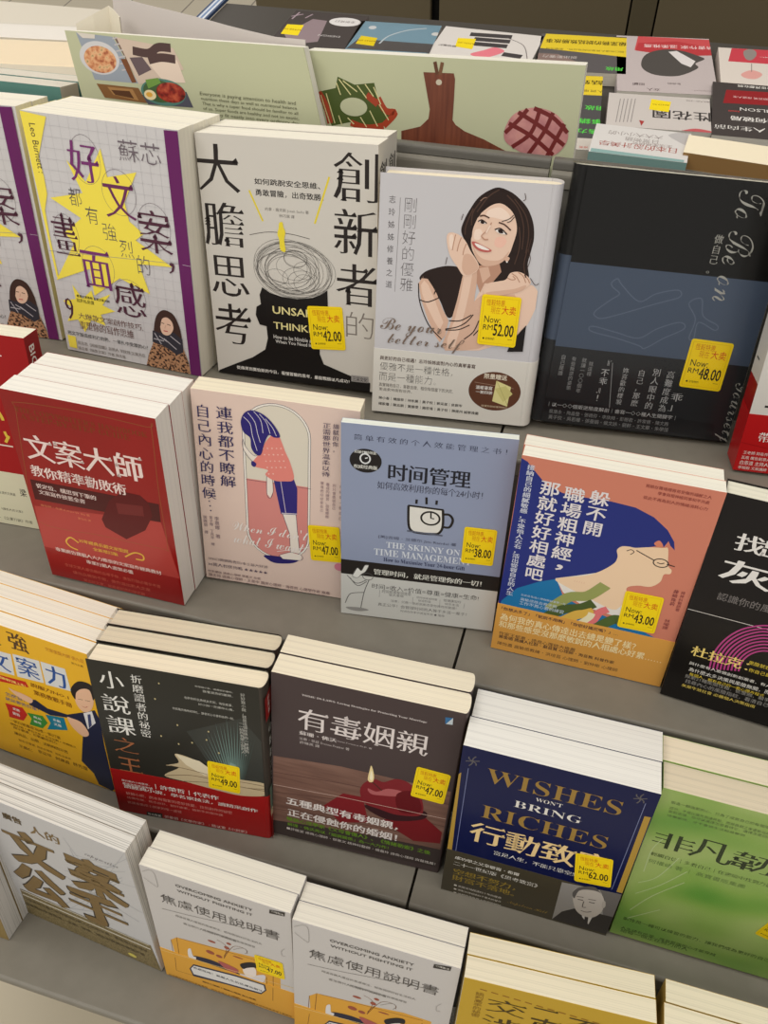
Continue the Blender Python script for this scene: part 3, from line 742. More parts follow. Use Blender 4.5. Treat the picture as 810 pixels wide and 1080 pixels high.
BOOKS['F0'] = {'pose':[-50.184,4.6499,0.7839,0.062,-0.0057,0.0014],
 'w':15.32,
 'h':21.95,
 't':2.2,
 'art':[('t',(228,224,218),'g','h','單',11.31,0.85,12.68,2.38),
  ('c',(220,190,70),0.35,[10.68,7.68,11.03,8.58,11.12,9.05]),
  ('c',(220,190,70),0.3,[10.96,10.29,11.08,10.77,11.23,11.11]),
  ('c',(220,190,70),0.3,[10.79,11.56,11.32,10.73]),
  ('s',(226,212,196),0.16,[8.66,11.92,11.5,11.94]),
  ('R',(214,210,182),15.17,22),
  ('t',(36,32,30),'g','h','暢銷經典 永遠的文案書',7.16,17.7,10.34,18.06),
  ('t',(36,32,30),'g','h','專業推薦 《廣告人的文案》',6.55,19.83,10.72,20.15),
  ('t',(36,32,30),'g','h','行銷人・《企業行銷》作者',6.28,21,11.53,21.42),
  ('t',(36,32,30),'M','h','梁',10.91,17,11.67,17.95)],
 'base':(160,22,24),
 'spine':'R',
 'pages':(238,232,214),
 'gloss':(0.36,0.2),
 'spine_col':(140,16,18),
 'spine_art':[('t',(228,224,218),'G','r','BIG',0.5,1,1.3,3),('R',(214,210,182),15.17,22)]}
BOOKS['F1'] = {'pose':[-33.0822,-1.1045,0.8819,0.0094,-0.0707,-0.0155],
 'w':14.02,
 'h':21.08,
 't':2.3,
 'art':[('p',(176,66,60),[0.23,12.35,12.98,10.97,13.56,14.9,13.98,17.48,13.2,17.71,0,17.4]),  # lighter red field: printed picture plus the cover's glossy reflection, painted in
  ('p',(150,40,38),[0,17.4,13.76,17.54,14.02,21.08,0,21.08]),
  ('o',(150,90,52),0.05,[1.45,1.06,7.37,0.75,13.16,0.95,13.56,0.97,13.28,7.53,13.24,13.74,12.6,14.18,6.71,14.24,0,14.12,0.37,8.33,1.14,2.01]),
  ('t',(130,60,32),'S','h',"THE COPYWRITER'S HANDBOOK",1.08,1.49,13.11,2.01),
  ('t',(130,60,32),'S','h','A STEP-BY-STEP GUIDE',1.45,2.11,11.45,2.66),
  ('p',(78,28,28),[0.59,9.23,13.09,8.91,12.98,10.97,0.5,11.52]),
  ('p',(92,24,26),[8.22,9.76,9.75,8.35,11.4,8.35,12.11,9.01,12.25,10.48,11.3,12.35,9.18,13.99,7.25,13.06,7.05,12.16]),
  ('p',(112,40,40),[8.85,9.84,11.47,9.53,11.42,10.7,8.89,11.05]),
  ('t',(236,214,208),'M','h','文案大師',1.03,4.14,12.19,6.85),
  ('t',(236,214,208),'M','h','教你精準勸敗術',0.93,7.41,10.18,8.72),
  ('t',(228,206,200),'M','h','從定位、構思到下筆的',1.03,9.5,6.97,10.06),
  ('t',(228,206,200),'M','h','文案寫作技藝全書',1.14,10.21,5.75,10.76),
  ('t',(214,130,90),'g','h','羅伯特・布萊 Robert W. Bly 著',0.96,11.94,5.89,12.24),
  ('t',(214,130,90),'g','h','劉怡女 譯',4.59,12.55,5.87,12.82),
  ('c',(222,176,70),0.16,[3.96,15.86,3.23,15.39,2.64,16.02,2.96,16.61,3.69,16.84]),
  ('c',(222,176,70),0.16,[8.65,16.29,9.74,15.48,10.53,15.59,10.49,16.17,9.75,16.25]),
  ('t',(222,176,70),'M','h','35年經典長銷文案聖經',4.05,15.29,9.13,15.76),
  ('t',(222,176,70),'M','h','全新增訂版',5.37,16,7.94,16.43),
  ('t',(232,212,204),'M','h','專業廣告撰稿人大力推崇的文案寫作經典教材',1.21,17.09,12.16,17.61),
  ('t',(232,212,204),'M','h','專業行銷人書架必備',4.29,17.86,9.16,18.37),
  ('t',(196,96,80),'g','h','全球文案人最信賴的指導手冊，廣告行銷必備參考書',1.79,19.02,11.81,19.46),
  ('t',(196,96,80),'g','h','讓商品暢銷不敗，教你寫出動人文案',2.48,19.81,10.64,20.25),
  ('t',(196,96,80),'g','h','寫出好文案，就是最好的行銷武器',3.47,20.6,9.97,21)],
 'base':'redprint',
 'spine':'L',
 'pages':(234,230,222),
 'gloss':(0.28,0.25),
 'spine_col':(150,24,26)}
BOOKS['G'] = {'pose':[-18.59,3.9984,0.9116,0.1096,-0.02,-0.0191],
 'w':14.49,
 'h':20.95,
 't':2.2,
 'art':[('p',(52,46,72),[4.33,3.36,4.39,2.77,4.56,2.21,4.84,1.68,5.22,1.23,5.67,0.85,6.2,0.57,6.76,0.4,7.35,0.34,7.95,0.4,8.51,0.57,9.04,0.85,9.49,1.23,9.87,1.68,10.15,2.21,10.32,2.77,10.38,3.36,10.38,14.19,10.32,14.78,10.15,15.34,9.87,15.87,9.49,16.32,9.04,16.7,8.51,16.98,7.95,17.15,7.35,17.21,6.76,17.15,6.2,16.98,5.67,16.7,5.22,16.32,4.84,15.87,4.56,15.34,4.39,14.78,4.33,14.19]),
  ('p',(238,232,224),[4.37,3.37,4.43,2.78,4.6,2.22,4.87,1.71,5.24,1.25,5.7,0.88,6.21,0.61,6.77,0.44,7.35,0.38,7.94,0.44,8.5,0.61,9.01,0.88,9.47,1.25,9.84,1.71,10.11,2.22,10.28,2.78,10.34,3.36,10.34,14.19,10.28,14.77,10.11,15.33,9.84,15.84,9.47,16.3,9.01,16.67,8.5,16.94,7.94,17.11,7.36,17.17,6.77,17.11,6.21,16.94,5.7,16.67,5.24,16.3,4.87,15.84,4.6,15.33,4.43,14.77,4.37,14.19]),
  ('p',(70,60,70),[4.53,3.37,4.58,2.81,4.75,2.28,5.01,1.8,5.36,1.37,5.79,1.02,6.27,0.76,6.8,0.59,7.35,0.54,7.91,0.59,8.44,0.76,8.92,1.02,9.35,1.37,9.7,1.8,9.96,2.28,10.13,2.81,10.18,3.36,10.18,14.19,10.13,14.74,9.96,15.27,9.7,15.75,9.35,16.18,8.92,16.53,8.44,16.79,7.91,16.96,7.36,17.01,6.8,16.96,6.27,16.79,5.79,16.53,5.36,16.18,5.01,15.75,4.75,15.27,4.58,14.74,4.53,14.19]),
  ('p',(222,214,198),[4.57,3.37,4.62,2.82,4.78,2.3,5.04,1.82,5.39,1.4,5.81,1.05,6.29,0.79,6.81,0.63,7.35,0.58,7.9,0.63,8.42,0.79,8.9,1.05,9.32,1.4,9.67,1.82,9.93,2.3,10.09,2.82,10.14,3.36,10.14,14.19,10.09,14.73,9.93,15.25,9.67,15.73,9.32,16.15,8.9,16.5,8.42,16.76,7.9,16.92,7.36,16.97,6.81,16.92,6.29,16.76,5.81,16.5,5.39,16.15,5.04,15.73,4.78,15.25,4.62,14.73,4.57,14.19]),
  ('p',(216,140,134),[10.14,8.35,10.14,14.19,10.09,14.73,9.93,15.25,9.67,15.73,9.32,16.15,8.9,16.5,8.42,16.76,7.9,16.92,7.36,16.97,6.81,16.92,6.29,16.76,5.81,16.5,5.39,16.15,5.04,15.73,4.78,15.25,4.62,14.73,4.57,14.19,4.57,8.35]),
  ('s',(70,60,70),0.04,[4.5,8.48,10.44,8.5]),
  ('b',(46,38,108),[5.96,16.99,7.56,16.85,9.27,16.86,8.7,17.44,7.09,17.76,6.29,17.45]),
  ('p',(236,226,216),[7.8,11.71,9.07,11.56,9.2,13.48,9.43,16.11,8.52,16.2,8.45,13.9]),
  ('s',(60,50,80),0.05,[7.8,11.71,8.45,13.9,8.52,16.2]),
  ('s',(60,50,80),0.05,[9.07,11.56,9.2,13.48,9.43,16.11]),
  ('p',(236,226,216),[7.45,16.7,8.52,16.14,9.56,16.28,9.52,16.92,7.79,17.09]),
  ('o',(60,50,80),0.04,[7.45,16.7,8.52,16.14,9.56,16.28,9.52,16.92,7.79,17.09]),
  ('p',(236,226,216),[6.45,7.58,6.91,8.06,6.97,9.37,6.7,10.14,6.4,9.73]),
  ('o',(60,50,80),0.04,[6.45,7.58,6.91,8.06,6.97,9.37,6.7,10.14,6.4,9.73]),
  ('p',(52,44,120),[7.04,8.08,8.87,7.66,9.19,8.67,9.16,11.6,7.67,11.76,7.33,9.82]),
  ('s',(226,214,220),0.05,[7.68,8.1,8.11,11.52]),
  ('s',(226,214,220),0.08,[7.72,11.65,9.16,11.49]),
  ('p',(236,226,216),[4.37,4.26,4.63,5.05,5.4,5.84,6.09,5.29,6.06,6.26,5.21,6.46,4.41,5.37]),
  ('o',(60,50,80),0.04,[4.37,4.26,4.63,5.05,5.4,5.84,6.09,5.29,6.06,6.26,5.21,6.46,4.41,5.37]),
  ('b',(228,136,126),[5.94,5.31,6.45,4.15,7.12,3.36,7.63,3.56,8.13,4.95,8.58,6.08,8.87,7.72,7.89,8.09,7.04,8.13,6.3,7.66,6.53,7.12,5.47,6.98,5.12,6.62]),
  ('e',(240,190,178),6.17,4.92,0.07,0.08),
  ('e',(240,190,178),6.56,4.86,0.07,0.07),
  ('e',(240,190,178),6.96,4.79,0.07,0.08),
  ('e',(240,190,178),7.36,4.73,0.07,0.07),
  ('e',(240,190,178),7.75,4.67,0.07,0.08),
  ('e',(240,190,178),6.28,5.55,0.07,0.07),
  ('e',(240,190,178),6.68,5.49,0.07,0.07),
  ('e',(240,190,178),7.08,5.42,0.08,0.08),
  ('e',(240,190,178),7.47,5.36,0.07,0.07),
  ('e',(240,190,178),7.87,5.29,0.07,0.07),
  ('e',(240,190,178),6.39,6.2,0.07,0.07),
  ('e',(240,190,178),6.79,6.13,0.07,0.07),
  ('e',(240,190,178),7.19,6.06,0.07,0.07),
  ('e',(240,190,178),7.59,6,0.07,0.08),
  ('e',(240,190,178),7.99,5.92,0.08,0.08),
  ('e',(240,190,178),6.5,6.84,0.07,0.08),
  ('e',(240,190,178),6.91,6.78,0.08,0.07),
  ('e',(240,190,178),7.3,6.71,0.07,0.08),
  ('e',(240,190,178),7.71,6.63,0.08,0.08),
  ('e',(240,190,178),8.11,6.56,0.08,0.07),
  ('e',(240,190,178),6.62,7.5,0.08,0.08),
  ('e',(240,190,178),7.02,7.42,0.07,0.08),
  ('b',(52,44,118),[5.13,6.37,5.5,6.6,5.36,6.97,5.07,6.82]),
  ('b',(48,40,116),[4.27,2.57,4.6,1.67,5.24,1.28,6.05,1.42,6.74,1.9,7.38,2.72,7.69,3.5,7.16,3.64,6.71,3.48,6.32,4.29,5.95,5.6,5.45,5.59,5.11,4.97,5.04,4.03,4.48,3.53]),
  ('c',(226,220,230),0.05,[4.54,2.02,5.09,2.62,5.26,3.76,5.63,5.24]),
  ('c',(226,220,230),0.05,[4.93,1.55,5.51,2.37,5.72,3.45,5.94,4.35]),
  ('c',(226,220,230),0.05,[5.44,1.34,6.03,2.13,6.2,3.37]),
  ('c',(226,220,230),0.05,[5.94,1.53,6.53,2.28,6.82,3.32]),
  ('c',(226,220,230),0.05,[6.44,1.91,7.03,2.66,7.37,3.46]),
  ('t',(240,232,228),'i','h',"When I don't",3.01,13.26,10.22,14.41),
  ('t',(240,232,228),'i','h','what I want',3.04,14.78,9.83,15.97),
  ('s',(240,232,228),0.06,[7.23,16.25,10.28,15.17]),
  ('t',(44,40,92),'m','v','自己內心的時候',0.28,1.32,1.62,11.32),
  ('e',(44,40,92),0.92,11.5,0.06,0.07),
  ('e',(44,40,92),0.96,12.03,0.07,0.07),
  ('e',(44,40,92),0.99,12.56,0.07,0.07),
  ('t',(44,40,92),'m','v','連我都不瞭解',2.09,1.27,3.58,9.66),
  ('t',(90,76,100),'m','v','細膩的你，',12.25,1.44,12.77,4.32),
  ('t',(90,76,100),'m','v','正需要世界溫柔以待',11.37,1.45,12.08,6.96),
  ('t',(150,124,130),'g','v','讓我們好好愛自己',11.27,7.47,11.58,10.88),
  ('t',(150,124,130),'g','v','養成的練習、自我療癒',11.77,7.51,12.11,11.45),
  ('t',(150,124,130),'g','v','別只會委屈自己',12.36,7.53,12.69,10.42),
  ('t',(150,124,130),'g','v','接納每一個自己',12.99,7.55,13.33,11.62),
  ('t',(130,110,120),'g','v','李惠娜 著',1.27,13.15,1.76,15.78),
  ('t',(130,110,120),'g','v','曾子珊 丁兆年 繪',0.77,13.17,1.13,16.76),
  ('t',(130,110,120),'g','v','張雅眉 譯',0.18,13.23,0.58,15.43),
  ('t',(120,104,110),'m','h','SNS口碑網路書店/本土最大好評',0.37,18.2,6.27,18.59),
  ('t',(90,76,96),'m','h','30萬人有感共鳴 ★★★★★',0.3,18.89,6.25,19.34),
  ('t',(120,90,96),'g','h','作家螺絲 諮商心理師 鄧惠文 作家',0.21,19.88,5.53,20.2),
  ('t',(120,90,96),'g','h','陳志恆 諮商心理師・王意中 臨床心理師・海苔熊 心理學作家 推薦',0.3,20.31,12.41,20.7),
  ('t',(120,90,96),'g','h','洪仲清 臨床心理師・蘇絢慧 諮商心理師・許皓宜 諮商心理師 推薦',0.28,20.83,11.95,21.21),
  ('e',(214,130,150),13.23,16.97,0.46,0.46)],
 'base':(226,202,190),
 'spine':'L',
 'pages':(238,228,204),
 'gloss':(0.5,0),
 'spine_col':(226,202,190),
 'stickers':[(11.82,14.44,-0.083,2.94,4.14,'47.00')]}
BOOKS['H'] = {'pose':[-4.6146,3.6905,0.8892,0.1269,-0.0064,0.0162],
 'w':14.32,
 'h':20.7,
 't':0.8,
 'art':[('t',(66,70,92),'m','h','简 单 有 效 的 个 人 效 能 管 理 之 书 ！',1.08,0.96,13.51,1.51),
  ('e',(36,32,32),2.08,3.42,1.35,1.16),
  ('q',(220,222,224),2.04,3.21,0.41,0.46,0.13),
  ('s',(220,222,224),0.1,[2.03,3.19,2.25,3.1]),
  ('s',(220,222,224),0.14,[1.92,2.59,2.16,2.58]),
  ('t',(220,220,214),'M','h','超级行动效能',1.14,2.45,2.98,2.74),
  ('t',(220,220,214),'M','h','权威经典版',1.07,3.84,3.1,4.22),
  ('t',(34,34,42),'M','h','时间管理',3.99,3.41,10.9,5.1),
  ('t',(64,66,84),'m','h','如何高效利用你的每个24小时！',3.11,5.28,11.99,6.05),
  ('p',(224,222,216),[5.85,7.47,8.8,7.54,8.88,9.25,8.63,10.02,6.46,10.19,6,9.59]),
  ('c',(36,32,30),0.22,[5.85,7.47,5.94,9.33,6.19,10.04,6.8,10.23,8.3,10.18,8.79,9.74,8.9,8.93,8.8,7.54]),
  ('s',(36,32,30),0.18,[5.81,7.45,8.86,7.53]),
  ('c',(36,32,30),0.22,[8.83,8,9.38,7.98,9.71,8.5,9.47,9.27,8.84,9.3]),
  ('q',(36,32,30),7.79,8.55,0.79,0.68,0.17),
  ('s',(36,32,30),0.14,[7.8,7.91,7.83,8.52,8.11,8.56]),
  ('s',(36,32,30),0.2,[6.51,6.74,6.51,7.18]),
  ('s',(36,32,30),0.2,[7.33,6.41,7.37,7.12]),
  ('s',(36,32,30),0.2,[8.22,6.62,8.2,7.06]),
  ('s',(90,94,110),0.16,[5.85,10.14,8.95,10.25]),
  ('t',(80,84,104),'g','h','[美]吉姆・兰德尔 Jim Randel 著',3.36,10.92,10.21,11.31),
  ('t',(214,220,230),'S','h','THE SKINNY ON',4.08,11.59,10.61,12.25),
  ('t',(214,220,230),'S','h','TIME MANAGEMENT',3,12.46,11.67,13.21),
  ('t',(60,66,96),'S','h','How to Maximize Your 24-hour Gift',3.87,13.4,11.18,13.84),
  ('R',(44,40,38),14.13,15.81),
  ('R',(206,206,202),15.81,20.69),
  ('t',(222,222,214),'M','h','管理时间，就是管理你的一切！',3,14.84,12.82,15.5),
  ('t',(60,58,58),'g','h','时间=收入=价值=尊重=健康=生命!',2.9,16.58,12.72,17.19),
  ('t',(96,94,94),'g','h','时间就是金钱效率',3.86,17.18,6.56,17.6),
  ('t',(96,94,94),'g','h','管人事物',4.5,17.62,5.88,17.88),
  ('t',(96,94,94),'g','h','把时间变成财富',7.07,17.51,8.98,17.77),
  ('t',(96,94,94),'g','h','创造价值',7.25,17.86,8.42,18.14),
  ('t',(96,94,94),'g','h','给健康加分',9.57,17.42,11.18,17.77),
  ('t',(96,94,94),'g','h','快乐生活',9.71,17.88,11.01,18.16),
  ('t',(96,94,94),'g','h','注意：只需一张纸就能改变你的时间管理！',4.7,18.28,10.81,18.59),
  ('t',(96,94,94),'g','h','真正公平！会管理时间的人等于多活一辈子！',3.51,18.84,11.8,19.23),
  ('t',(96,94,94),'g','h','时间在你手中流逝不停 ● 值得',5.66,19.41,9.77,19.69),
  ('s',(120,118,118),0.03,[6.74,17.69,6.74,18.45]),
  ('s',(120,118,118),0.03,[9.24,17.59,9.26,18.56]),
  ('s',(120,118,118),0.03,[11.51,17.68,11.47,18.3]),
  ('s',(120,118,118),0.03,[3.64,17.27,3.61,18.18]),
  ('q',(90,88,88),2.49,15.85,0.47,0.4,0.06),
  ('c',(90,88,88),0.07,[2.63,16.18,2.19,17.74,1.9,19.75]),
  ('c',(90,88,88),0.07,[2.2,17.8,1.22,18.01,0.76,18.33,0.41,19.37]),
  ('c',(90,88,88),0.07,[2.4,16.45,1.56,17.06,0.84,16.22]),
  ('c',(90,88,88),0.07,[2.35,16.28,1.44,16.78,0.57,15.96]),
  ('p',(226,226,222),[1.07,15.95,1.52,14.95,1.88,15.24,2.21,14.55,2.55,14.5,2.29,15.24,1.89,15.65,1.53,16.11]),
  ('o',(110,108,108),0.05,[1.07,15.95,1.52,14.95,1.88,15.24,2.21,14.55,2.55,14.5,2.29,15.24,1.89,15.65,1.53,16.11]),
  ('b',(150,148,146),[0.53,19.85,1.94,19.74,2.65,19.94,1.71,20.22,0.77,20.12])],
 'base':(143,153,180),
 'spine':'L',
 'pages':(228,232,224),
 'gloss':(0.34,0.2),
 'spine_col':(150,160,190),
 'stickers':[(12.17,10.97,0.004,2.8,3.95,'38.00')]}
BOOKS['I'] = {'pose':[10.2706,2.5919,0.7913,-0.0123,-0.0267,0.0024],
 'w':15.04,
 'h':20.99,
 't':1.6,
 'art':[('p',(40,50,124),[0,0.28,0.5,0.5,1.15,1.2,2.18,2.25,3.55,2.74,5.2,2.76,7.26,2.66,9.12,2.79,10.61,3.35,11.84,4.28,12.55,5.24,12.78,6.03,12.38,5.7,12.14,5.28,11.93,5.95,11.51,5.51,11.43,5.96,9.95,6.66,8.77,7.86,9.02,9.08,6.58,10.49,4.47,11.36,2.6,12.59,1.27,14.38,0,15.85,0,12.64,0.05,6.06]),
  ('p',(34,116,170),[0,16.24,0.28,15.04,1.39,13.29,3.04,12.11,4.47,11.36,5.33,13.18,7.46,13.95,10.9,14.66,13.33,15.41,15.04,15.48,15.04,16.48,6.96,17.01]),
  ('p',(228,224,218),[4.36,11.32,5.24,12.68,7.16,13.69,10.02,14.05,10.83,14.33,10.16,11.07,9.02,9.08,5.86,10.63]),
  ('b',(238,206,172),[9.92,6.54,10.9,6.22,11.9,6.02,12.26,5.98,12.54,7.15,12.72,7.73,13.02,8.02,12.98,8.42,12.55,8.6,12.45,9.41,11.84,10.11,10.84,10.27,10.09,10.75,10.38,11.68,10.02,12.82,9.38,13.36,7.22,12.62,5.11,11.86,4.46,11.3,7.02,10.17,8.47,8.75,8.77,7.86,8.58,7.12,8.89,6.67,9.45,6.55]),
  ('t',(226,180,150),'g','h','. . . . .',5.91,11.07,6.74,11.27),
  ('c',(70,50,46),0.07,[9.31,7.02,9.63,6.81,9.88,6.99,9.66,7.3]),
  ('c',(60,44,42),0.09,[10.02,6.77,10.74,7.07,11.57,7.41]),
  ('q',(50,40,40),12.07,7.53,0.57,0.41,0.09),
  ('s',(50,40,40),0.09,[12.53,7.52,13.16,7.6]),
  ('c',(60,44,42),0.08,[11.79,7.54,12.08,7.59,12.33,7.45]),
  ('b',(214,130,104),[11.16,5.78,11.48,5.39,11.86,5.84,11.58,6.04]),
  ('c',(152,158,92),1,[4.38,14.88,5.77,13.05,7.19,12.49,8.21,11.23,8.4,10.91]),
  ('c',(78,94,48),0.95,[4.26,15.83,5.5,14.54,6.94,13.93,7.87,13.12]),
  ('c',(220,178,80),0.95,[5.15,16.47,6.6,14.92,7.31,14.53,8.04,14.05]),
  ('c',(226,120,122),0.7,[7.47,15.45,8.16,14.98,8.49,13.99,9.09,13.45]),
  ('c',(84,104,54),0.95,[8.61,15.75,9.4,14.77,10.02,14.3,10.66,14.74]),
  ('c',(236,226,190),0.6,[6.81,16.13,7.75,14.86,7.92,14.23]),
  ('p',(34,116,170),[10.19,14.89,11.12,14.52,13.33,15.41,12.37,15.64]),
  ('t',(226,220,222),'G','v','那就好好相處吧',1.76,1.83,3.35,12.09),
  ('t',(226,220,222),'G','v','職場粗神經',3.61,1.98,5.29,9.33),
  ('t',(226,220,222),'G','h','，',4.16,9.77,4.77,10.4),
  ('t',(226,220,222),'G','v','躲不開',5.57,1.86,7.17,6.28),
  ('t',(206,210,226),'G','v','接納自己的細膩敏感，不受他人左右，活出從容自在的人生',0.53,0.69,1.15,14.28),
  ('t',(140,62,58),'g','h','寫給在職場裡容易受傷的細膩之人',9.41,0.49,14.15,0.79),
  ('t',(140,62,58),'g','h','學會與粗神經同事和平共處',10.39,0.97,14.1,1.27),
  ('t',(140,62,58),'g','h','從此不再為別人的情緒消耗心力',9.45,1.55,14.13,1.86),
  ('t',(196,210,226),'g','h','日本亞馬遜心理類暢銷書第一名',1.85,13.78,5.62,14.01),
  ('t',(196,210,226),'g','h','高敏感族自救手冊',1.83,14.22,4.98,14.56),
  ('t',(196,210,226),'g','h','工作不再心累的練習',1.79,14.63,5.62,15.04),
  ('t',(120,50,60),'m','v','藤崎珠莉',13.65,9.84,14.06,11.61),
  ('t',(140,70,70),'g','v','精神科醫師著',14.22,9.87,14.56,12.07),
  ('t',(140,70,70),'g','v','林曜譯',13.69,13.09,14.16,14.28)],
 'base':(206,128,106),
 'spine':'L',
 'pages':(236,232,218),
 'gloss':(0.4,0.1),
 'spine_col':(200,120,90),
 'band':{'base':(220,160,76),'v':15.43,'art':[('t',(60,44,60),'G','h','「你想太多了」「就說不用啊」「你很好搞定嗎？」…',0.37,15.72,10.47,16.12),('t',(244,226,176),'G','h','為何我的真心傳達出去總是變了樣？',0.37,16.47,12.15,17.34),('t',(244,226,176),'G','h','和那些感受沒那麼敏銳的人相處心好累……',0.35,17.38,14.52,18.2),('t',(80,58,50),'g','h','作家王郁惠・諮商心理師大推薦',0.51,18.7,7.32,19.16),('t',(80,58,50),'G','h','鄭俊德 閱讀人社群・蘇益賢 心理師・海苔熊 科普作家',0.54,19.14,10.8,19.55),('t',(80,58,50),'g','h','陳怡嘉 高敏感教練・洪培芸 心理師・劉仲彬 心理師',0.52,19.95,11.25,20.39),('t',(80,58,50),'G','h','張瑋庭 自由編輯・蔡佳芬 醫師 溫暖推薦',0.55,20.94,12.15,21.69)]},
 'stickers':[(11.66,13,-0.024,3.08,4.05,'43.00')]}
BOOKS['J'] = {'pose':[25.1501,0.7761,0.9088,-0.1229,0.0239,0.0113],
 'w':14.69,
 'h':20.83,
 't':2.2,
 'art':[('t',(226,222,218),'M','h','找',1.7,3.02,3.89,4.6),
  ('t',(226,222,218),'M','h','出',3.67,3.01,5.63,4.64),
  ('t',(226,222,218),'M','h','灰',1.33,5.45,5.2,7.62),
  ('t',(120,114,112),'g','h','認識你的風險偏好',1.79,8.74,8.22,9.51)],
 'base':(28,24,23),
 'spine':'L',
 'pages':(228,224,206),
 'gloss':(0.28,0.3),
 'board':0.06,
 'inset':0.15,
 'band':{'base':(26,23,22),'v':11.1,'art':[('s',(220,214,208),0.05,[0,11.13,6.08,11.02]),('c',(176,66,128),0.14,[3.04,16.54,2.98,14.75,3.41,13.1,4.25,11.73,5.39,10.87,6.35,10.53]),('c',(176,66,128),0.14,[3.31,16.46,3.25,14.79,3.65,13.23,4.42,11.99,5.49,11.15,6.4,10.86]),('c',(176,66,128),0.14,[3.59,16.39,3.52,14.82,3.88,13.39,4.61,12.23,5.59,11.42,6.44,11.16]),('c',(176,66,128),0.14,[3.86,16.31,3.8,14.86,4.12,13.55,4.8,12.45,5.71,11.73,6.47,11.46]),('c',(176,66,128),0.14,[4.12,16.2,4.07,14.9,4.37,13.7,4.97,12.7,5.81,12.01,6.54,11.79]),('c',(176,66,128),0.14,[4.39,16.12,4.34,14.94,4.61,13.83,5.15,12.91,5.92,12.32,6.58,12.09]),('c',(176,66,128),0.14,[4.66,16.05,4.61,14.97,4.84,13.99,5.35,13.16,6.03,12.6,6.62,12.4]),('c',(176,66,128),0.14,[4.93,15.97,4.88,15.01,5.08,14.15,5.52,13.42,6.14,12.92,6.67,12.74]),('c',(176,66,128),0.14,[5.19,15.9,5.15,15.05,5.32,14.27,5.71,13.63,6.25,13.2,6.71,13.05]),('t',(232,206,120),'M','h','杜拉克：',1.26,14.57,5.8,15.65),('t',(222,196,70),'g','h','風險就在你身邊',5.66,14.49,8.63,14.9),('t',(222,196,70),'g','h','你自己就是風險',5.86,15.23,8.84,15.63),('t',(228,224,218),'g','h','與什麼有人敢做創新創業者，有人卻只會',1.43,16.33,9.2,16.67),('t',(228,224,218),'g','h','為什麼太多決策與風險無關，而有些人',1.55,16.95,9.38,17.39),('t',(222,196,70),'g','h','每個人，都有自己的一套心理方程式',1.72,17.5,7.67,17.85),('t',(150,146,142),'g','h','探索21種風險性格，從金融、戰爭、宗教',1.45,17.78,9.55,18.2),('t',(150,146,142),'g','h','找尋內心的風險指紋，看清自己的形狀',1.58,18.31,9.71,18.77),('t',(232,206,100),'g','h','灰犀牛效社會 必備個人決策指南',1.42,18.92,7.35,19.27)]}}
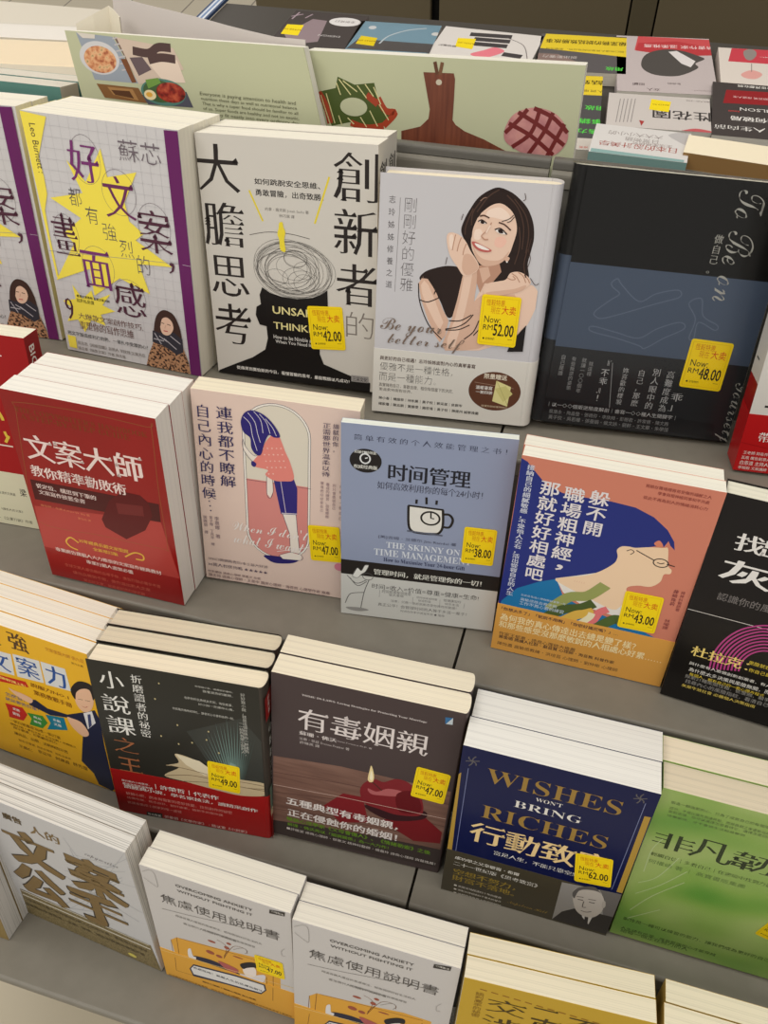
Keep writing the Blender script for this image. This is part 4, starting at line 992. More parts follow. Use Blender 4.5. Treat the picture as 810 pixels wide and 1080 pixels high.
BOOKS['K'] = {'pose':[-38.3158,-9.6958,-17.5746,-0.0722,0,-0.0159],
 'w':14.8,
 'h':19.39,
 't':1.5,
 'art':[('t',(84,56,30),'M','h','強',6.23,0.39,8.36,2.63),
  ('t',(84,56,30),'M','h','最',3.33,0.44,5.29,2.75),
  ('p',(216,216,214),[2.97,3.76,6.07,3.5,5.81,6.42,2.73,6.68]),
  ('p',(216,216,214),[6.28,3.35,9.24,3.07,9.17,6.01,6.14,6.41]),
  ('p',(216,216,214),[9.39,3.06,12.04,2.94,12.15,5.81,9.36,6.12]),
  ('t',(46,84,150),'M','h','文',3.29,3.75,5.6,6.19),
  ('t',(46,84,150),'M','h','案',6.43,3.42,8.85,5.83),
  ('t',(46,84,150),'M','h','力',9.67,3.19,11.84,5.81),
  ('p',(196,44,36),[3.42,7.16,6.96,6.77,7.17,7.45,3.45,8.13]),
  ('t',(246,226,120),'G','h','暢銷增訂版上市！',3.63,7.24,6.8,7.61),
  ('t',(130,72,24),'M','h','說服力NO.1',7.47,6.61,11.69,7.16),
  ('t',(130,72,24),'M','h','業務教戰手冊',7.6,7.56,11.88,8.24),
  ('t',(190,120,40),'m','h','文案金獎大師 張九臣',10.32,0.84,14.36,1.33),
  ('t',(120,78,30),'m','h','張力士著',12.92,1.63,14.16,1.93),
  ('t',(46,84,150),'m','h','怎麼寫，',3.99,9.42,6.17,9.94),
  ('t',(46,84,150),'m','h','就是要他買單！',3.8,10.14,7.64,10.66),
  ('p',(196,48,40),[3.56,11.2,5.64,10.95,6.03,11.81,5.31,13.01,3.57,13.25,3.67,12.36]),
  ('p',(62,140,60),[6.04,11.49,7.93,11.11,8.35,11.95,7.51,13.12,5.98,13.27,6.43,12.21]),
  ('p',(30,124,150),[8.34,10.72,10.54,10.2,10.63,11.94,8.08,12.99,8.71,11.79]),
  ('t',(228,224,218),'G','h','業務',4.34,11.43,5.19,11.84),
  ('t',(228,224,218),'G','h','銷售',4.17,12.13,5.02,12.58),
  ('t',(228,224,218),'G','h','商品',6.74,11.59,7.65,11.93),
  ('t',(228,224,218),'G','h','簡報',6.64,12.26,7.5,12.63),
  ('t',(228,224,218),'G','h','企劃',9.12,10.84,9.96,11.21),
  ('t',(228,224,218),'G','h','文案',9.1,11.47,9.99,11.89),
  ('t',(110,70,24),'m','h','一張白紙都能寫成一張訂單',3.45,13.43,9.47,13.9),
  ('t',(110,70,24),'m','h','網路行銷 + 廣告文案 + 文宣企劃 + 社群貼文',3.42,14.08,11.18,14.44),
  ('t',(110,70,24),'m','h','用字精準，打動顧客的心',3.68,14.5,8.87,14.95),
  ('t',(110,70,24),'m','h','讓商品、品牌、活動瞬間完售',3.58,15.36,9.95,15.83),
  ('t',(110,70,24),'m','h','王繼仁',3.68,17.33,5.37,17.79),
  ('t',(110,70,24),'m','h','蔡富榮',6.07,17.01,7.69,17.53),
  ('t',(110,70,24),'m','h','何建霖',8.15,17.02,9.84,17.6),
  ('t',(110,70,24),'m','h','林秀雄',10.25,16.87,11.97,17.5),
  ('t',(130,84,30),'g','h','知名企業家',3.9,16.37,5.88,16.75),
  ('t',(130,84,30),'g','h','知名企業家',6.14,16.38,7.97,16.72),
  ('t',(130,84,30),'g','h','知名企業家',8.3,16.39,10.14,16.73),
  ('p',(38,42,66),[6.88,9.22,7.58,8.98,8.78,9.65,11.07,9.48,12.98,8.32,14.42,7.37,14.8,8.6,14.69,12.09,14.8,18.97,14.48,19.39,12.98,19.11,12.63,17.54,11.45,16.19,12.33,12,11.53,10.82,11.12,9.93,8.92,10.53,6.64,10.06]),
  ('p',(222,220,220),[13.02,8.4,14.07,7.66,14.22,9.24,13.15,10.61]),
  ('p',(64,72,110),[13.48,8.38,13.83,8.16,13.71,9.81,13.29,10.41]),
  ('b',(228,184,152),[12.45,5.87,13.04,5.11,14.26,4.58,14.57,5.89,13.98,7.57,13.06,8.18,12.47,7.4]),
  ('b',(34,28,28),[12.15,5.56,13.24,4.03,14.56,3.9,14.8,5.05,14.5,5.98,14.31,4.75,13.45,4.93,12.72,5.75,12.43,6.77]),
  ('s',(60,40,36),0.05,[12.78,6.55,13.31,6.45]),
  ('s',(60,40,36),0.05,[13.57,6.39,14.1,6.29]),
  ('c',(180,80,72),0.06,[13.09,7.38,13.39,7.44,13.69,7.18]),
  ('b',(228,184,152),[10.96,9.94,11.41,9.8,12.56,9.94,13.15,11.27,12.38,12.01,11.32,11.13]),
  ('b',(228,184,152),[4.6,8.56,5.22,8.69,6.29,8.75,7.24,9.06,6.87,9.76,5.98,9.62,5.1,9.2])],
 'base':(232,178,40),
 'spine':'L',
 'pages':(240,234,218),
 'gloss':(0.36,0.2),
 'spine_col':(230,176,40)}
BOOKS['L'] = {'pose':[-21.9835,-11.1633,-17.72,0.0952,-0.0036,-0.0006],
 'w':14.98,
 'h':20.95,
 't':2,
 'art':[('p',(58,60,56),[8.18,7.13,13.26,4.15,14.96,6.72,14.98,12.89,10.82,12.86]),
  ('p',(62,72,68),[10.88,13.41,11.09,13.46,8.73,10.43]),
  ('p',(69,81,77),[10.95,13.39,11.17,13.44,9.07,10.12]),
  ('p',(76,91,86),[11.05,13.36,11.27,13.41,9.25,9.5]),
  ('p',(83,100,95),[11.15,13.33,11.37,13.38,9.26,8.51]),
  ('p',(90,109,104),[11.25,13.3,11.47,13.36,9.61,8.31]),
  ('p',(95,116,111),[11.35,13.28,11.57,13.33,9.85,7.72]),
  ('p',(101,123,118),[11.43,13.25,11.64,13.31,10,6.69]),
  ('p',(105,129,123),[11.53,13.23,11.74,13.28,10.38,6.66]),
  ('p',(108,133,127),[11.63,13.2,11.84,13.25,10.7,6.17]),
  ('p',(110,136,130),[11.73,13.17,11.94,13.22,10.93,5.24]),
  ('p',(111,137,131),[11.83,13.14,12.04,13.19,11.33,5.47]),
  ('p',(111,137,131),[11.9,13.12,12.12,13.17,11.64,5.22]),
  ('p',(110,136,130),[12,13.09,12.22,13.14,11.97,4.44]),
  ('p',(108,133,127),[12.1,13.06,12.31,13.11,12.3,4.95]),
  ('p',(105,129,123),[12.2,13.03,12.41,13.09,12.62,4.94]),
  ('p',(101,123,118),[12.3,13.01,12.51,13.06,12.97,4.42]),
  ('p',(96,116,111),[12.37,12.98,12.59,13.04,13.23,5.15]),
  ('p',(90,109,104),[12.47,12.96,12.69,13.01,13.49,5.38]),
  ('p',(83,100,95),[12.57,12.93,12.78,12.98,13.82,5.06]),
  ('p',(76,91,86),[12.67,12.9,12.88,12.95,13.96,6]),
  ('p',(69,81,77),[12.77,12.87,12.98,12.92,14.17,6.35]),
  ('p',(62,72,68),[12.86,12.84,13.08,12.89,14.5,6.16]),
  ('p',(128,154,148),[11.19,12.76,11.96,10.34,12.47,10.56,12.88,13.03]),
  ('t',(230,228,222),'m','h','小',0.88,1.05,3.09,3.17),
  ('t',(230,228,222),'m','h','說',0.7,4.01,3.25,6.25),
  ('t',(230,228,222),'m','h','課',0.73,6.75,3.34,9.09),
  ('t',(160,100,66),'m','h','之',0.9,9.59,3.25,11.63),
  ('t',(160,100,66),'m','h','王',0.98,12.32,3.3,14.46),
  ('t',(230,228,222),'m','v','折磨讀者的祕密',3.78,0.9,4.81,8.99),
  ('t',(196,194,186),'g','h','你想寫小說，請讓我折磨你，',9.5,0.94,12.77,1.15),
  ('t',(196,194,186),'g','h','我會是你的嚴師，',10.13,1.35,12.73,1.66),
  ('t',(196,194,186),'g','h','也許你的生命就此不同，有些故事，',8.4,2.52,12.66,2.85),
  ('t',(196,194,186),'g','h','好小說一定讓你心痛，',9.61,3.07,12.73,3.36),
  ('t',(196,194,186),'g','h','你將看見角色的掙扎，讀者的心也會和他們一起。',7.2,4.17,12.69,4.49),
  ('t',(190,188,180),'g','v','好好寫小說，就是這個世界的一把鑰匙。',13.4,0.93,13.81,9.04),
  ('t',(190,188,180),'g','v','——給所有愛小說的人',13.07,4.48,13.47,8.76),
  ('e',(190,176,130),6.31,1.48,0.07,0.11),
  ('e',(190,176,130),5.73,3.53,0.08,0.11),
  ('e',(190,176,130),7.42,6.47,0.08,0.11),
  ('e',(190,176,130),5.72,8.36,0.08,0.12),
  ('e',(190,176,130),7.28,9.04,0.08,0.12),
  ('e',(190,176,130),8.57,8.52,0.08,0.12),
  ('e',(190,176,130),10.23,6.6,0.08,0.11),
  ('e',(190,176,130),9.96,7.77,0.08,0.11),
  ('e',(190,176,130),10.98,9.28,0.09,0.12),
  ('b',(196,178,144),[5.39,14.02,6.93,12.46,5.7,12.43,7.01,11.7,6.76,10.53,8.08,10.68,9.47,11.39,10.84,12.56,12.79,12.53,14.98,12.47,14.98,13.23,14.98,14.28,12.65,14.93,10.19,14.76,7.48,14.38]),
  ('p',(224,212,184),[6.79,10.52,9.03,10.93,10.84,12.56,9.35,12.91,7.72,11.87]),
  ('c',(112,92,70),0.07,[5.76,12.34,8.4,12.5,10.69,12.9]),
  ('c',(112,92,70),0.07,[5.52,13.99,8.08,13.26,10.79,13.32]),
  ('c',(112,92,70),0.07,[7.24,14.34,10.76,13.71,14.98,13.58]),
  ('c',(112,92,70),0.07,[11.3,12.91,13.74,12.86,14.98,12.89]),
  ('c',(112,92,70),0.07,[10.78,13.44,13.21,13.61,14.98,13.3])],
 'base':(46,45,40),
 'spine':'R',
 'pages':(240,230,206),
 'gloss':(0.34,0.2),
 'spine_col':(62,56,50),
 'bulge':0.5,
 'inset':0.15,
 'spine_art':[('R',(150,28,28),1.3,4.2),('R',(96,120,104),13.2,16.4),('R',(196,178,144),16.4,17.4),('R',(150,26,26),17.4,21),('t',(230,228,222),'M','v','小說課之王',0.55,5.2,1.5,13),('t',(228,224,218),'g','v','許榮哲',0.65,1.6,1.25,3.9)],
 'band':{'base':(160,28,28),'v':14.5,'art':[('t',(230,228,222),'g','h','最好看的小說教學，',0.9,15.84,3.67,16.14),('t',(230,228,222),'g','h','華語首席故事教練',0.93,16.28,3.93,16.63),('t',(230,228,222),'M','h','｜許榮哲｜代表作',4.25,15.64,10.48,16.37),('t',(230,228,222),'M','h','讀經典小說，學名家技法，讀精采創作',1,16.56,14.23,17.14),('t',(214,150,140),'g','h','破解小說、劇本與電影的奇妙技藝，找到創作的祕密',1.07,17.69,11.66,18.16),('t',(214,150,140),'g','h','結構布局、懸念設計、說好故事，給新手的寫作課',1.07,18.41,10.7,18.78),('t',(214,150,140),'g','h','從讀者變成小說家的唯一途徑',1.02,19.16,6.51,19.57),('p',(36,32,30),[2.84,20.35,4.46,20.19,4.43,20.95,2.79,20.95]),('t',(230,228,222),'g','h','聯合推薦',2.95,20.49,4.28,20.88),('t',(232,206,200),'g','h','張曼娟《文學作家》・駱以軍《小說家》',4.66,20.38,13,20.82)]},
 'stickers':[(11.22,12.65,0.042,3,3.89,'49.00')]}
BOOKS['M'] = {'pose':[-6.1639,-9.5622,-17.5238,0.0515,0.0219,-0.0189],
 'w':16.03,
 'h':21.69,
 't':2.25,
 'art':[('p','wood',[0.14,10.37,6.24,9.73,12.74,9.72,16.03,9.72,16.03,13.47,16.03,17.22,16.03,20.77,0.01,21.69]),
  ('s',(88,62,56),0.07,[0.13,12.61,6.34,11.99,16.03,11.44]),
  ('s',(88,62,56),0.07,[0.11,15.42,6.43,14.34,16.03,14.64]),
  ('s',(88,62,56),0.07,[0.09,17.92,5.21,17.28,16.03,16.73]),
  ('p',(128,34,40),[4.89,15.73,6.65,13.3,8.46,13.2,9.18,16.61,6.57,17.61]),
  ('p',(120,30,36),[10.18,15.82,14.14,13.91,15.88,15.5,15.89,17.18,13.47,17.71]),
  ('b',(58,30,34),[8.65,14.34,10.94,15.53,13.93,14.39,14.06,13.13,11.04,13.45]),
  ('b',(126,38,44),[8.16,12.52,8.45,11.25,9.3,10.37,10.19,10.47,11.25,9.68,12.38,9.85,13.41,11.01,13.92,12.71,13.63,13.94,11.64,14.53,10.07,14.3,8.71,13.99]),
  ('b',(176,96,98),[8.84,11.81,9.66,11.98,10.62,11.24,11.87,11.18,11.56,11.92,10.19,12.33,9.18,12.46]),
  ('b',(100,24,30),[11.42,11.74,12.84,10.83,13.76,12.65,13.36,13.72,11.85,13.96]),
  ('s',(70,44,36),0.12,[9.07,10.72,10.1,11.66]),
  ('b',(236,214,158),[8.76,10.56,8.83,9.59,8.97,8.68,9.26,9.74,9.27,10.65,8.98,10.9]),
  ('b',(250,240,206),[8.92,10.31,9.01,9.33,9.19,10.21,9.09,10.63]),
  ('p',(64,54,52),[0.03,19.67,6.61,18.71,10.35,18.37,16.03,18.02,16.03,20.86,0.01,21.69]),
  ('t',(222,212,210),'S','h','TOXIC IN-LAWS: Loving Strategies for Protecting Your Marriage',2.66,1.77,13.15,2.04),
  ('t',(226,216,214),'m','h','有毒姻親',2.34,3.24,13.6,6.01),
  ('t',(220,210,208),'M','h','蘇珊・佛沃',2.48,6.26,5.8,6.78),
  ('t',(196,186,184),'g','h','Susan Forward, Ph.D. 著',5.85,6.4,8.88,6.63),
  ('t',(196,186,184),'g','h','法蘭・菲茲 Donna Frazier 著',2.49,7.08,6.94,7.42),
  ('t',(196,186,184),'g','h','許琳英 譯',2.54,7.56,4.31,7.93),
  ('p',(58,112,160),[14.54,0.84,15.16,0.74,15.21,1.52,14.62,1.58]),
  ('p',(196,206,212),[15.16,0.74,15.21,1.52,14.67,1.59]),
  ('s',(206,176,164),0.06,[0.12,14.36,6.41,13.87,16.03,13.49]),
  ('t',(234,226,222),'K','h','五種典型有毒姻親，',1.35,15.66,11.95,16.77),
  ('t',(234,226,222),'K','h','正在侵蝕你的婚姻！',1.47,17.32,11.98,18.42),
  ('t',(108,152,42),'G','h','暢銷心理學家《父母會傷人》、《情緒勒索》之後',1.42,18.58,15.19,19.18),
  ('t',(108,152,42),'G','h','蘇珊・佛沃再以「姻親關係」為一大力作！',1.48,19.44,11.3,19.93),
  ('t',(220,212,208),'g','h','■許皓宜 諮商心理師・鄧惠文 精神科醫師・楊嘉玲 諮商心理師 齊聲推薦！',1.42,20.18,15.8,20.58)],
 'base':(74,62,62),
 'spine':'R',
 'pages':(238,228,204),
 'gloss':(0.42,0.1),
 'spine_col':(72,60,60),
 'bulge':0.35,
 'stickers':[(14.22,9.51,0.054,2.94,3.98,'47.00')]}
BOOKS['N'] = {'pose':[10.0701,-10.4956,-17.723,0.0026,-0.0195,0.0002],
 'w':14.92,
 'h':20.77,
 't':3,
 'art':[('p',(176,142,62),[0,3.62,0.18,3.33,0.43,14.99,0,14.93]),
  ('p',(176,142,62),[14.35,2.97,14.82,2.91,14.92,13.72,14.45,13.74]),
  ('s',(122,130,170),0.05,[0.68,2.6,0.76,14.56]),
  ('s',(122,130,170),0.05,[14.1,1.43,14.03,13.59]),
  ('c',(96,92,96),0.1,[0.93,1.61,1.24,1.49,1.46,1.4]),
  ('c',(96,92,96),0.1,[0.93,1.61,1.2,1.8,1.23,2.05]),
  ('c',(96,92,96),0.1,[0.93,1.61,0.89,1.92,0.69,2.26]),
  ('c',(96,92,96),0.1,[0.93,1.61,0.59,1.71,0.38,1.79]),
  ('c',(96,92,96),0.1,[0.93,1.61,0.62,1.4,0.6,1.16]),
  ('c',(96,92,96),0.1,[0.93,1.61,0.94,1.28,1.13,0.95]),
  ('c',(96,92,96),0.1,[13.63,1.05,13.9,0.93,14.09,0.84]),
  ('c',(96,92,96),0.1,[13.63,1.05,13.9,1.22,13.95,1.46]),
  ('c',(96,92,96),0.1,[13.63,1.05,13.63,1.34,13.48,1.66]),
  ('c',(96,92,96),0.1,[13.63,1.05,13.32,1.14,13.15,1.22]),
  ('c',(96,92,96),0.1,[13.63,1.05,13.32,0.85,13.27,0.61]),
  ('c',(96,92,96),0.1,[13.63,1.05,13.6,0.73,13.74,0.41]),
  ('t',(156,124,62),'s','h','WISHES',2.16,1.91,12.64,3.71),
  ('t',(228,224,218),'s','h',"WON'T",6.26,4.03,8.36,4.5),
  ('t',(228,224,218),'s','h','BRING',4.71,5.04,10.07,5.91),
  ('t',(156,124,62),'s','h','RICHES',2.3,6.67,12.46,8.41),
  ('t',(236,206,150),'M','h','行動致富',1.63,9.23,13.34,12.02),
  ('t',(226,224,220),'m','h','富足人生，不能只靠空想',3.96,12.57,11.25,13.19)],
 'base':(16,24,70),
 'spine':'L',
 'pages':(232,230,224),
 'gloss':(0.34,0.2),
 'spine_col':(96,84,56),
 'band':{'base':(72,66,52),'v':14.21,'art':[('t',(226,222,214),'M','h','成功學之父拿破崙・希爾',0.78,14.89,6.46,15.38),('t',(226,222,214),'m','h','二十一世紀版《思考致富》',0.73,15.75,8.19,16.34),('t',(156,132,54),'M','h','空想不努力，',0.85,16.85,6.45,17.74),('t',(156,132,54),'M','h','財富不落地。',0.81,17.82,6.48,18.72),('t',(220,214,204),'g','h','■ 熱銷全球超過四十年的經典',1.11,19.35,5.43,19.66),('t',(220,214,204),'g','h','■ 激勵全球超過四千萬人的著作',1.15,19.99,5.5,20.27),('t',(220,214,204),'g','h','■ 讓貧困青年登上首富的祕訣',1.18,20.6,5.57,20.92),('t',(150,124,56),'i','h','Napoleon Hill',6.03,19.55,9.62,20.12),('p',(150,146,142),[10.03,14.46,14.91,13.87,14.92,20.5,10.16,20.54]),('p',(110,106,104),[13.17,14.13,14.91,13.87,14.92,18.08,14.08,17.56]),('p',(54,50,48),[10.16,20.54,10.77,18.89,11.84,17.71,12.91,18.71,13.59,17.63,14.92,17.56,14.92,20.5]),('p',(206,202,198),[12.09,17.67,13.38,17.85,13.23,19.74,12.56,18.9]),('p',(50,46,46),[12.71,18.57,13.02,18.64,13.23,20.3,12.86,19.84]),('b',(192,184,176),[11.13,15.39,11.75,14.41,12.96,14.06,13.76,15.42,13.9,17.17,13.39,18.44,12.51,18.62,11.7,17.78]),('b',(96,92,90),[11.12,15.58,11.52,14.53,12.75,13.89,13.79,15.31,13.23,14.47,12.26,14.51,11.57,15.06,11.4,16.34]),('b',(180,172,164),[13.67,15.75,13.88,15.54,14.03,16.32,13.84,16.62]),('c',(50,46,46),0.1,[11.7,16.33,12.14,16.28]),('c',(50,46,46),0.1,[12.64,16.3,13.12,16.23]),('c',(90,84,80),0.08,[11.53,15.94,12.1,15.82]),('c',(90,84,80),0.08,[12.51,15.89,13.13,15.75]),('c',(90,84,80),0.08,[12.23,16.38,12.27,17.28,12.56,17.22]),('c',(90,84,80),0.08,[12.23,17.89,12.69,17.93,13.09,17.62])]},
 'stickers':[(12.13,11.56,-0.141,2.98,3.97,'62.00')]}
BOOKS['O'] = {'pose':[24.9838,-10.1849,-17.6533,-0.0137,0.0208,0.0024],
 'w':14.3,
 'h':20.08,
 't':2.6,
 'art':[('t',(48,62,38),'m','h','非',0.6,4.92,3.79,6.86),
  ('t',(48,62,38),'m','h','凡',3.42,4.47,6.64,6.94),
  ('t',(48,62,38),'m','h','韌',6.51,4.71,9.77,6.85),
  ('t',(92,110,70),'g','h','鍛造一顆強韌的心，只為了成就自己的每個階段',0.9,1.16,8.35,1.5),
  ('t',(92,110,70),'g','h','成功，不是比誰先到達終點，而是跌倒之後還能站起來',0.95,1.83,8.57,2.17),
  ('t',(92,110,70),'g','h','面對逆境，你可以選擇怎麼看待它，選擇怎麼回應',0.96,2.23,8.46,2.56),
  ('t',(92,110,70),'g','h','培養韌性，才不會被生活輕易擊倒',0.97,2.76,6.68,3.04),
  ('t',(70,90,50),'m','h','輕觸自信｜多看自己｜在逆境中找到力量',0.88,7.63,10.15,8.14),
  ('t',(110,136,80),'g','h','何權峰 著 ｜ 高寶書版集團',0.9,8.55,8.35,9.12),
  ('t',(60,86,40),'g','h','韌性是一種可以練習的能力，讓我們成為更好的自己',0.69,17.21,12.78,17.7),
  ('t',(60,86,40),'g','h','人生總有低潮，唯有堅強的心才能穿越',0.78,18.68,8.77,19.12),
  ('t',(60,86,40),'g','h','給每一個正在努力的人',0.85,19.01,6.54,19.55),
  ('c',(196,212,160),0.08,[0.77,12.06,2,10.66,2.98,7.54]),  # pale strokes from here on: glare of the plastic wrap, painted on the cover
  ('c',(196,212,160),0.08,[0.88,13.6,2.43,11.61,3.95,8.93]),
  ('c',(196,212,160),0.08,[0.95,16.04,2.17,13.34,4.09,10.38]),
  ('c',(196,212,160),0.08,[0.99,17.3,3.18,14.85]),
  ('c',(196,212,160),0.08,[0.86,10.45,0.84,7.46,1.31,5.8])],
 'base':'green',
 'spine':'L',
 'pages':(238,226,200),
 'gloss':(0.32,0.2),
 'spine_col':(140,170,90),
 'back':(140,170,90),
 'wrap':1,
 'stickers':[(12.23,13.25,0.269,2.48,2.95,'45.00')]}
BOOKS['P'] = {'pose':[-31.6443,-17.5745,-33.4812,-0.0864,-0.05,0.0041],
 'w':16.5,
 'h':22.55,
 't':1.65,
 'art':[('s',(170,172,176),0.05,[7.05,16.42,15.17,5.53]),
  ('s',(170,172,176),0.05,[10.47,4.28,15.06,3.34]),
  ('s',(170,172,176),0.05,[6.63,19.92,13.02,13.51]),
  ('s',(170,172,176),0.05,[9.33,7.53,16.5,5.8]),
  ('s',(170,172,176),0.05,[9.74,1.83,14.08,14.8]),
  ('s',(170,172,176),0.05,[8.22,8.48,15.84,3.54]),
  ('s',(170,172,176),0.05,[9.72,6.02,14.78,3.57]),
  ('s',(170,172,176),0.05,[8.45,15.9,16.5,0]),
  ('s',(170,172,176),0.05,[5.97,16.56,14.04,7.04]),
  ('s',(170,172,176),0.05,[8.13,11.32,16.5,0.98]),
  ('s',(170,172,176),0.05,[7.64,9.45,15.57,12.85]),
  ('s',(170,172,176),0.05,[7.17,14.96,15.27,4.91]),
  ('s',(170,172,176),0.05,[10.1,3.41,10.74,13.72]),
  ('s',(170,172,176),0.05,[8.65,8.31,16.41,10.54]),
  ('s',(170,172,176),0.05,[8.82,7.42,12.54,14.96]),
  ('s',(170,172,176),0.05,[5.66,17.26,12.87,13.49]),
  ('p','pattern',[0.53,17.16,16.09,17.22,16.5,22.55,0,22.55]),
  ('s',(220,216,206),0.12,[0.57,17.41,15.94,17.34]),
  ('s',(206,200,186),0.22,[0.54,18.27,15.93,18.17]),
  ('t',(60,50,36),'M','h','廣告',3.01,1.68,5.19,2.72),
  ('t',(124,100,60),'M','h','廣告',3.05,1.6,5.16,2.61),
  ('t',(124,100,60),'M','h','人的',5.78,1.94,9.12,3.52),
  ('t',(56,46,34),'W','h','文',1.74,3.91,8.07,10.72),
  ('e',(124,100,60),1,1,0.01,0.01),
  ('t',(124,100,60),'H','h','文',1.85,3.88,7.98,10.65),
  ('t',(56,46,34),'W','h','案',8.61,4.13,15.09,10.95),
  ('e',(124,100,60),1,1,0.01,0.01),
  ('t',(124,100,60),'H','h','案',8.72,4.1,15,10.89),
  ('t',(56,46,34),'W','h','公',0.77,10.69,7.13,17.2),
  ('e',(124,100,60),1,1,0.01,0.01),
  ('t',(124,100,60),'H','h','公',0.9,10.66,7.04,17.13),
  ('t',(56,46,34),'W','h','手',7.23,10.82,14.1,17.56),
  ('e',(124,100,60),1,1,0.01,0.01),
  ('t',(124,100,60),'H','h','手',7.35,10.79,14.01,17.49),
  ('t',(130,126,130),'i','h','copywriter',11.7,2.96,15.2,3.62),
  ('e',(214,200,96),13.2,21.65,0.5,0.35),
  ('t',(84,72,46),'G','h','八位金獎文案人教你寫出打動人心的好文案，廣告圈口耳相傳',0.45,18.75,15.45,19.27),
  ('t',(84,72,46),'G','h','從零開始學會思考、企劃、發想、修改到提案的每個步驟',0.28,19.98,14.93,20.54)],
 'base':(196,195,196),
 'spine':'L',
 'pages':(222,218,212),
 'gloss':(0.36,0.25),
 'spine_col':(122,102,66),
 'back':(122,102,66),
 'streak':0.72}
BOOKS['P0'] = {'pose':[-48.2529,-19.8727,-33.515,-0.0194,-0.0003,0],
 'w':16.59,
 'h':23.3,
 't':2.2,
 'art':[],
 'base':(140,118,70),
 'streak':0.72,
 'spine':'L',
 'pages':(210,206,200),
 'gloss':(0.4,0.1)}
